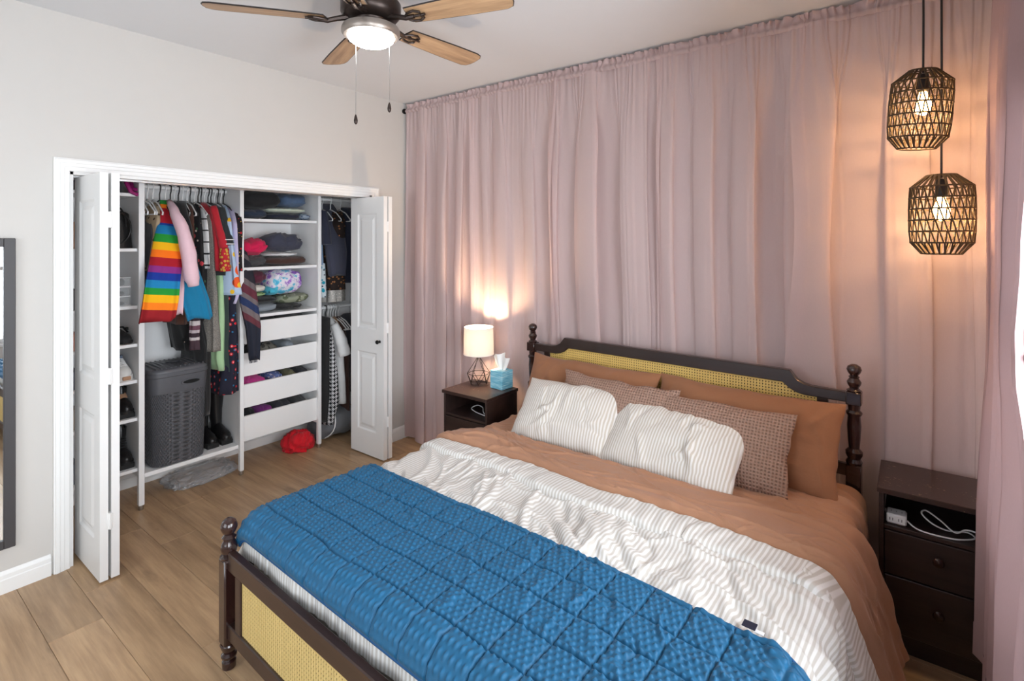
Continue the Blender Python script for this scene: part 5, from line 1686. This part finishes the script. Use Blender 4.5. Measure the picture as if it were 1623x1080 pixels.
# cables and charger
tag(link('charging_cable', MB().tube(curve_pts([(1.275, -.43, .548), (1.23, -.45, .530), (1.17, -.44, .527), (1.10, -.42, .527), (1.055, -.40, .535), (1.075, -.36, .548), (1.13, -.37, .545), (1.17, -.41, .533), (1.21, -.43, .530), (1.25, -.40, .535)]), .0032, 8), M_whiteplastic), 'white cable coiled on the left nightstand shelf', 'cable')
tag(link('plug_adapter', MB().rbox(1.262, -.42, .517, 1.280, -.385, .556, .003), mat('grey_plastic', (150, 142, 134), .5), smooth=False), 'small grey plug on the left nightstand shelf', 'plug')
pw = thing('power_strip', 'white cube power strip on the right nightstand shelf', 'power strip', (3.430, -.405, .517))
part('body', MB().rbox(3.396, -.435, .517, 3.466, -.365, .557, .006), M_whiteplastic, pw)
M_slot = mat('outlet_slot', (40, 40, 42), .6)
for k_ in range(2):
    s_ = MB()
    for dx in (-.005, .005): s_.box(3.414 + k_ * .030 + dx - .0012, -.4358, .532, 3.414 + k_ * .030 + dx + .0012, -.4345, .543)
    part('outlet', s_, M_slot, pw, smooth=False)
for k_ in range(3):
    part('usb_port', MB().box(3.4655, -.420 + k_ * .016, .530, 3.4664, -.411 + k_ * .016, .545), M_slot, pw, smooth=False)
    part('outlet', MB().box(3.412 + k_ * .018, -.404, .5568, 3.415 + k_ * .018, -.392, .5574), mat('outlet_grey', (150, 150, 150), .6), pw, smooth=False)
part('power_cord', MB().tube([(3.398, -.39, .54), (3.386, -.36, .548), (3.388, -.31, .57), (3.394, -.26, .60)], .004, 8), M_whiteplastic, pw)
tag(link('charging_cable', MB().tube(curve_pts([(3.467, -.413, .535), (3.50, -.44, .524), (3.56, -.445, .521), (3.63, -.43, .521), (3.68, -.385, .522), (3.66, -.35, .524), (3.60, -.375, .522), (3.55, -.39, .540), (3.515, -.375, .565), (3.53, -.345, .57), (3.575, -.36, .55), (3.62, -.395, .530), (3.655, -.38, .545), (3.70, -.40, .552)]), .0030, 8), M_whiteplastic), 'white cable looping over the right nightstand shelf', 'cable')

# table lamp ----------------------------------------------------------------
lx_, ly_, lz_ = 1.012, -.275, .670
r = thing('table_lamp', 'small table lamp with white drum shade and geometric wire base', 'lamp', (lx_, ly_, lz_))
wb = MB()
def hexp(rad, z, off, n=6): return [(lx_ + rad * math.cos(off + 2 * PI * i / n), ly_ + rad * math.sin(off + 2 * PI * i / n), lz_ + z) for i in range(n)]
A_ = hexp(.062, .004, .2); B_ = hexp(.082, .075, .2 + PI / 6); C_ = hexp(.008, .190, .2)
for i in range(6):
    for p, q in ((A_[i], A_[(i + 1) % 6]), (A_[i], B_[i]), (A_[(i + 1) % 6], B_[i]), (B_[i], B_[(i + 1) % 6]), (B_[i], C_[i])):
        wb.tube([p, q], .0022, 6)
part('wire_base', wb, mat('dark_bronze_wire', (48, 38, 34), .4, .8), r)
part('stem', MB().tube([(lx_, ly_, lz_ + .186), (lx_, ly_, lz_ + .225)], .011, 12), M_chrome, r)
def shade_mat():
    k = NT('white_lamp_shade')
    k.t.nodes.remove(k.p)
    df = k.n('BsdfDiffuse'); tl = k.n('BsdfTranslucent'); m = k.n('MixShader')
    df.inputs[0].default_value = rgb(240, 236, 232); tl.inputs[0].default_value = rgb(246, 240, 236)
    m.inputs[0].default_value = .42
    k.l(df.outputs[0], m.inputs[1]); k.l(tl.outputs[0], m.inputs[2]); k.l(m.outputs[0], k.out.inputs[0])
    return k.m
sh_ = MB(); SR = .108
sh_.loft([[(lx_ + rr0 * math.cos(2 * PI * i / 48), ly_ + rr0 * math.sin(2 * PI * i / 48), lz_ + zz) for i in range(48)] for rr0, zz in ((SR, .212), (SR - .004, .405), (SR - .006, .405), (SR - .002, .212))], cap=False)
sh_.f += [(i, 144 + i, 144 + (i + 1) % 48, (i + 1) % 48) for i in range(48)]
part('lamp_shade', sh_, shade_mat(), r, angle=50)
for zz, q in ((.213, SR), (.404, SR - .005)):
    part('shade_ring', MB().tube([(lx_ + q * math.cos(2 * PI * i / 40), ly_ + q * math.sin(2 * PI * i / 40), lz_ + zz) for i in range(40)], .002, 6, closed=True), M_whiteplastic, r)
part('bulb', MB().lathe([(.012, 0), (.014, .02), (.028, .045), (.030, .06), (.022, .08), (.004, .09)], (lx_, ly_, lz_ + .225), 18), emit('warm_bulb', (255, 232, 200), 12), r)
point_light('table_lamp_light', (lx_, ly_, lz_ + .335), 23, (1.0, .70, .42), .03)

# tissue box
r = thing('tissue_box', 'pale blue tissue box with a white tissue on the left nightstand', 'tissue box', (1.205, -.255, .670))
def tissue_mat():
    k = NT('blue_brushed_print')
    n1 = k.noise(k.mapping(k.coord('Object'), (14, 14, 190)), 1.0, 3)
    k.l(k.ramp(n1, [(.35, rgb(96, 172, 202)), (.55, rgb(140, 204, 224)), (.7, rgb(206, 232, 238))]), k.p.inputs['Base Color'])
    k.p.inputs['Roughness'].default_value = .6
    return k.m
Mt = Matrix.Translation((1.205, -.255, 0)) @ Matrix.Rotation(D2(-4), 4, 'Z')
part('carton', MB().rbox(-.056, -.056, .671, .056, .056, .795, .002, M=Mt), tissue_mat(), r, smooth=False)
nu, nv = 40, 14
Pt = np.zeros((nu, nv, 3))
for i in range(nu):
    for j in range(nv):
        s = j / (nv - 1); a = (i / (nu - 1) - .5) * 2
        wv = .028 + .05 * s ** .8
        zt_ = .118 * (1 - .22 * abs(a) ** 1.5 + .05 * math.sin(7 * a))
        Pt[i, j] = (a * wv, .012 * math.sin(a * 6 + 1) * (0.3 + s) + .01 * math.cos(a * 3) * s, .790 + zt_ * s)
Pt = (Pt @ np.array(Mt.to_3x3()).T) + np.array([1.205, -.255, 0])
mb = MB(); mb.grid(Pt)
part('tissue', mb, mat('white_tissue', (240, 238, 236), .95), r, angle=180)

# ------------------------------------------------------------------ pendant lamps
M_rope = mat('dark_rope', (70, 56, 40), .9, var=.2, bump=.5, bscale=260)
def pendant(px, py, ztop, lab, tilt):
    r = thing('pendant_lamp', lab, 'pendant lamp', (px, py, ztop))
    part('cord', MB().tube([(px, py, ztop - .01), (px + .001, py, (ztop + H) / 2), (px, py, H - .02)], .0042, 8), M_blackplastic, r)
    part('ceiling_cap', MB().lathe([(.004, -.03), (.03, -.024), (.045, -.006), (.045, 0)], (px, py, H), 20), M_blackplastic, r)
    part('socket', MB().lathe([(.006, -.012), (.018, -.016), (.021, -.03), (.021, -.085), (.014, -.09)], (px, py, ztop), 18), M_blackplastic, r)
    lev = [(.050, 0.0), (.104, -.048), (.107, -.092), (.108, -.138), (.108, -.184), (.107, -.230), (.103, -.276), (.066, -.322)]
    Mx = Matrix.Translation((px, py, ztop)) @ Matrix.Rotation(tilt[0], 4, 'X') @ Matrix.Rotation(tilt[1], 4, 'Y')
    def pt(rad, z, a): return Mx @ Vector((rad * math.cos(a), rad * math.sin(a), z))
    fr_ = MB()
    for rad, z in lev:
        fr_.tube([pt(rad, z, 2 * PI * i / 36) for i in range(36)], .0034, 6, closed=True)
    part('shade_ring', fr_, M_rope, r, kind='stuff')
    wv = MB()
    N_ = 25
    for j in range(len(lev) - 1):
        (r0, z0), (r1, z1) = lev[j], lev[j + 1]
        ph_ = (j % 2) * PI / N_
        for i in range(N_):
            a = 2 * PI * i / N_ + ph_
            b = 2 * PI * (i + .5) / N_ + ph_
            c_ = 2 * PI * (i + 1) / N_ + ph_
            if 0 < j < len(lev) - 2:
                wv.tube([pt(r0, z0, a - .03), pt(r1, z1, b - .03)], .0026, 5); wv.tube([pt(r1, z1, b + .03), pt(r0, z0, c_ - .06)], .0026, 5)
            else:
                wv.tube([pt(r0, z0, a), pt(r1, z1, a + .08)], .0034, 5)
                wv.tube([pt(r0, z0, a + .10), pt(r1, z1, a + .05)], .0030, 5)
    part('woven_strands', wv, M_rope, r, kind='stuff')
    part('shade_spider', MB().tube([pt(.05, 0, 0), pt(0, -.002, 0), pt(.05, 0, PI)], .0025, 6).tube([pt(.05, 0, PI / 2), pt(.05, 0, PI * 1.5)], .0025, 6), M_rope, r)
    bz = ztop - .09
    k = emit('edison_bulb', (255, 196, 120), 22)
    part('bulb', MB().lathe([(.013, 0), (.016, -.015), (.027, -.045), (.030, -.065), (.024, -.085), (.004, -.097)], (px, py, bz), 18), k, r)
    point_light('pendant_light', (px, py, bz - .115), 8.0, (1.0, .62, .30), .02)
pendant(3.520, -.350, 2.405, 'upper woven dark rope pendant lamp, hanging left of the other', (D2(3), D2(4)))
pendant(3.579, -.350, 1.964, 'lower woven dark rope pendant lamp, above the right nightstand', (0, 0))
cb = MB()
cb.tube(curve_pts([(3.70, -.018, 2.75), (3.69, -.014, 2.1), (3.655, -.016, 1.75), (3.66, -.014, 1.4), (3.645, -.016, 1.1), (3.655, -.014, .72)]), .004, 6)
tag(link('electric_cable', cb, M_blackplastic), 'dark cord running down behind the sheer curtain, left of two', 'cable')
cb = MB()
cb.tube(curve_pts([(3.715, -.018, 2.75), (3.705, -.014, 2.1), (3.675, -.016, 1.75), (3.672, -.014, 1.4), (3.665, -.016, 1.1), (3.668, -.014, .72)]), .004, 6)
tag(link('electric_cable', cb, M_blackplastic), 'dark cord running down behind the sheer curtain, right of two', 'cable')

# ------------------------------------------------------------------ ceiling fan
fx_, fy_, bz_ = 1.503, -1.600, 2.700
fan = thing('ceiling_fan', 'five blade ceiling fan with wooden blades and a lit bowl light', 'ceiling fan', (fx_, fy_, H))
M_bronze = mat('dark_bronze', (58, 48, 44), .35, .7)
M_pewter = mat('brushed_pewter', (150, 140, 132), .35, .6)
M_bladew = wood('oak_fan_blade', (136, 104, 76), (190, 156, 120), 0, 1.6, .45)
M_edge = mat('blade_edge', (34, 26, 24), .5)
part('canopy', MB().lathe([(.085, 0), (.092, -.01), (.090, -.03), (.070, -.05)], (fx_, fy_, H), 32), M_bronze, fan)
part('motor_housing', MB().lathe([(.070, -.05), (.115, -.06), (.135, -.085), (.135, -.13), (.115, -.155), (.085, -.165)], (fx_, fy_, H), 36), M_bronze, fan)
part('switch_cup', MB().lathe([(.080, -.165), (.075, -.18), (.062, -.192), (.062, -.200)], (fx_, fy_, H), 32), M_bronze, fan)
part('light_ring', MB().lathe([(.060, -.196), (.105, -.186), (.126, -.194), (.131, -.206), (.131, -.222), (.122, -.234), (.106, -.236)], (fx_, fy_, H), 40), M_pewter, fan)
bw = MB().lathe([(.108, -.226), (.1075, -.234), (.098, -.252), (.078, -.266), (.050, -.2745), (.022, -.278), (.001, -.2785)], (fx_, fy_, H), 36)
def bowl_mat():
    k = NT('lit_frosted_bowl')
    k.p.inputs['Base Color'].default_value = rgb(250, 246, 238)
    k.p.inputs['Roughness'].default_value = .3
    k.p.inputs['Emission Color'].default_value = (1.0, .96, .91, 1)
    k.p.inputs['Emission Strength'].default_value = 34.0
    return k.m
part('glass_bowl', bw, bowl_mat(), fan, angle=180)
A0 = 1.533
for i in range(5):
    a = A0 + i * 2 * PI / 5
    Ry = Matrix.Translation((fx_, fy_, bz_)) @ Matrix.Rotation(a, 4, 'Z') @ Matrix.Rotation(D2(-11), 4, 'X')
    out = [(.205, -.052), (.30, -.058), (.50, -.066), (.640, -.068), (.672, -.060), (.690, -.040), (.693, .0), (.690, .030), (.678, .056), (.650, .068), (.50, .066), (.30, .058), (.205, .052), (.196, .0)]
    b = MB(); b.prism(out, -.003, .003, 'z')
    b.v = [tuple(Ry @ Vector(p)) for p in b.v]
    bo = part('blade', b, M_bladew, fan, smooth=False)
    # object frame along the blade so the grain runs lengthwise
    me = bo.data
    Rl = Matrix.Translation(Vector((fx_, fy_, bz_)) - fan.location) @ Matrix.Rotation(a, 4, 'Z')
    me.transform(Rl.inverted()); bo.matrix_local = Rl
    e = MB()
    e.tube([tuple(Ry @ Vector((p[0], p[1], .0))) for p in out], .0036, 6, closed=True)
    L_ = fan.location
    e.v = [tuple(Rl.inverted() @ (Vector(p) - L_)) for p in e.v]
    link('edge_band', e, M_edge, bo)
    ir = MB()
    ir.tube([tuple(Ry @ Vector(p)) for p in ((.10, 0, .012), (.15, 0, .0), (.19, 0, -.012), (.23, .0, -.010))], [.016, .012, .012, .010], 8)
    for s in (-1, 1):
        ir.tube([tuple(Ry @ Vector(p)) for p in ((.18, 0, -.010), (.21, .028 * s, -.011), (.245, .036 * s, -.010), (.268, .022 * s, -.009), (.262, .005 * s, -.009))], .0058, 8)
    ir.tube([tuple(Ry @ Vector(p)) for p in ((.22, 0, -.010), (.285, 0, -.009))], .006, 8)
    part('blade_iron', ir, M_bronze, fan)
rtx, rty = math.cos(YAW), math.sin(YAW)
for off, z0, zb in ((-.070, 2.66, 2.275), (.084, 2.66, 2.33)):
    cx_, cy_ = fx_ + rtx * off - .02, fy_ + rty * off - .02
    cx_, cy_ = fx_ + rtx * off, fy_ + rty * off
    s_ = MB(); 
    ax_ = off / abs(off) * .0
    ch = part('pull_chain', MB().tube([(cx_, cy_, z0), (cx_ + .001, cy_, (z0 + zb) / 2), (cx_, cy_, zb)], .0016, 6), M_chrome, fan)
    fb = MB().lathe([(.002, 0), (.006, -.010), (.009, -.028), (.007, -.040), (.002, -.046)], (cx_, cy_, zb), 12)
    fb.v = [(p[0] - fan.location.x, p[1] - fan.location.y, p[2] - fan.location.z) for p in fb.v]
    link('fob', fb, M_bronze, ch)
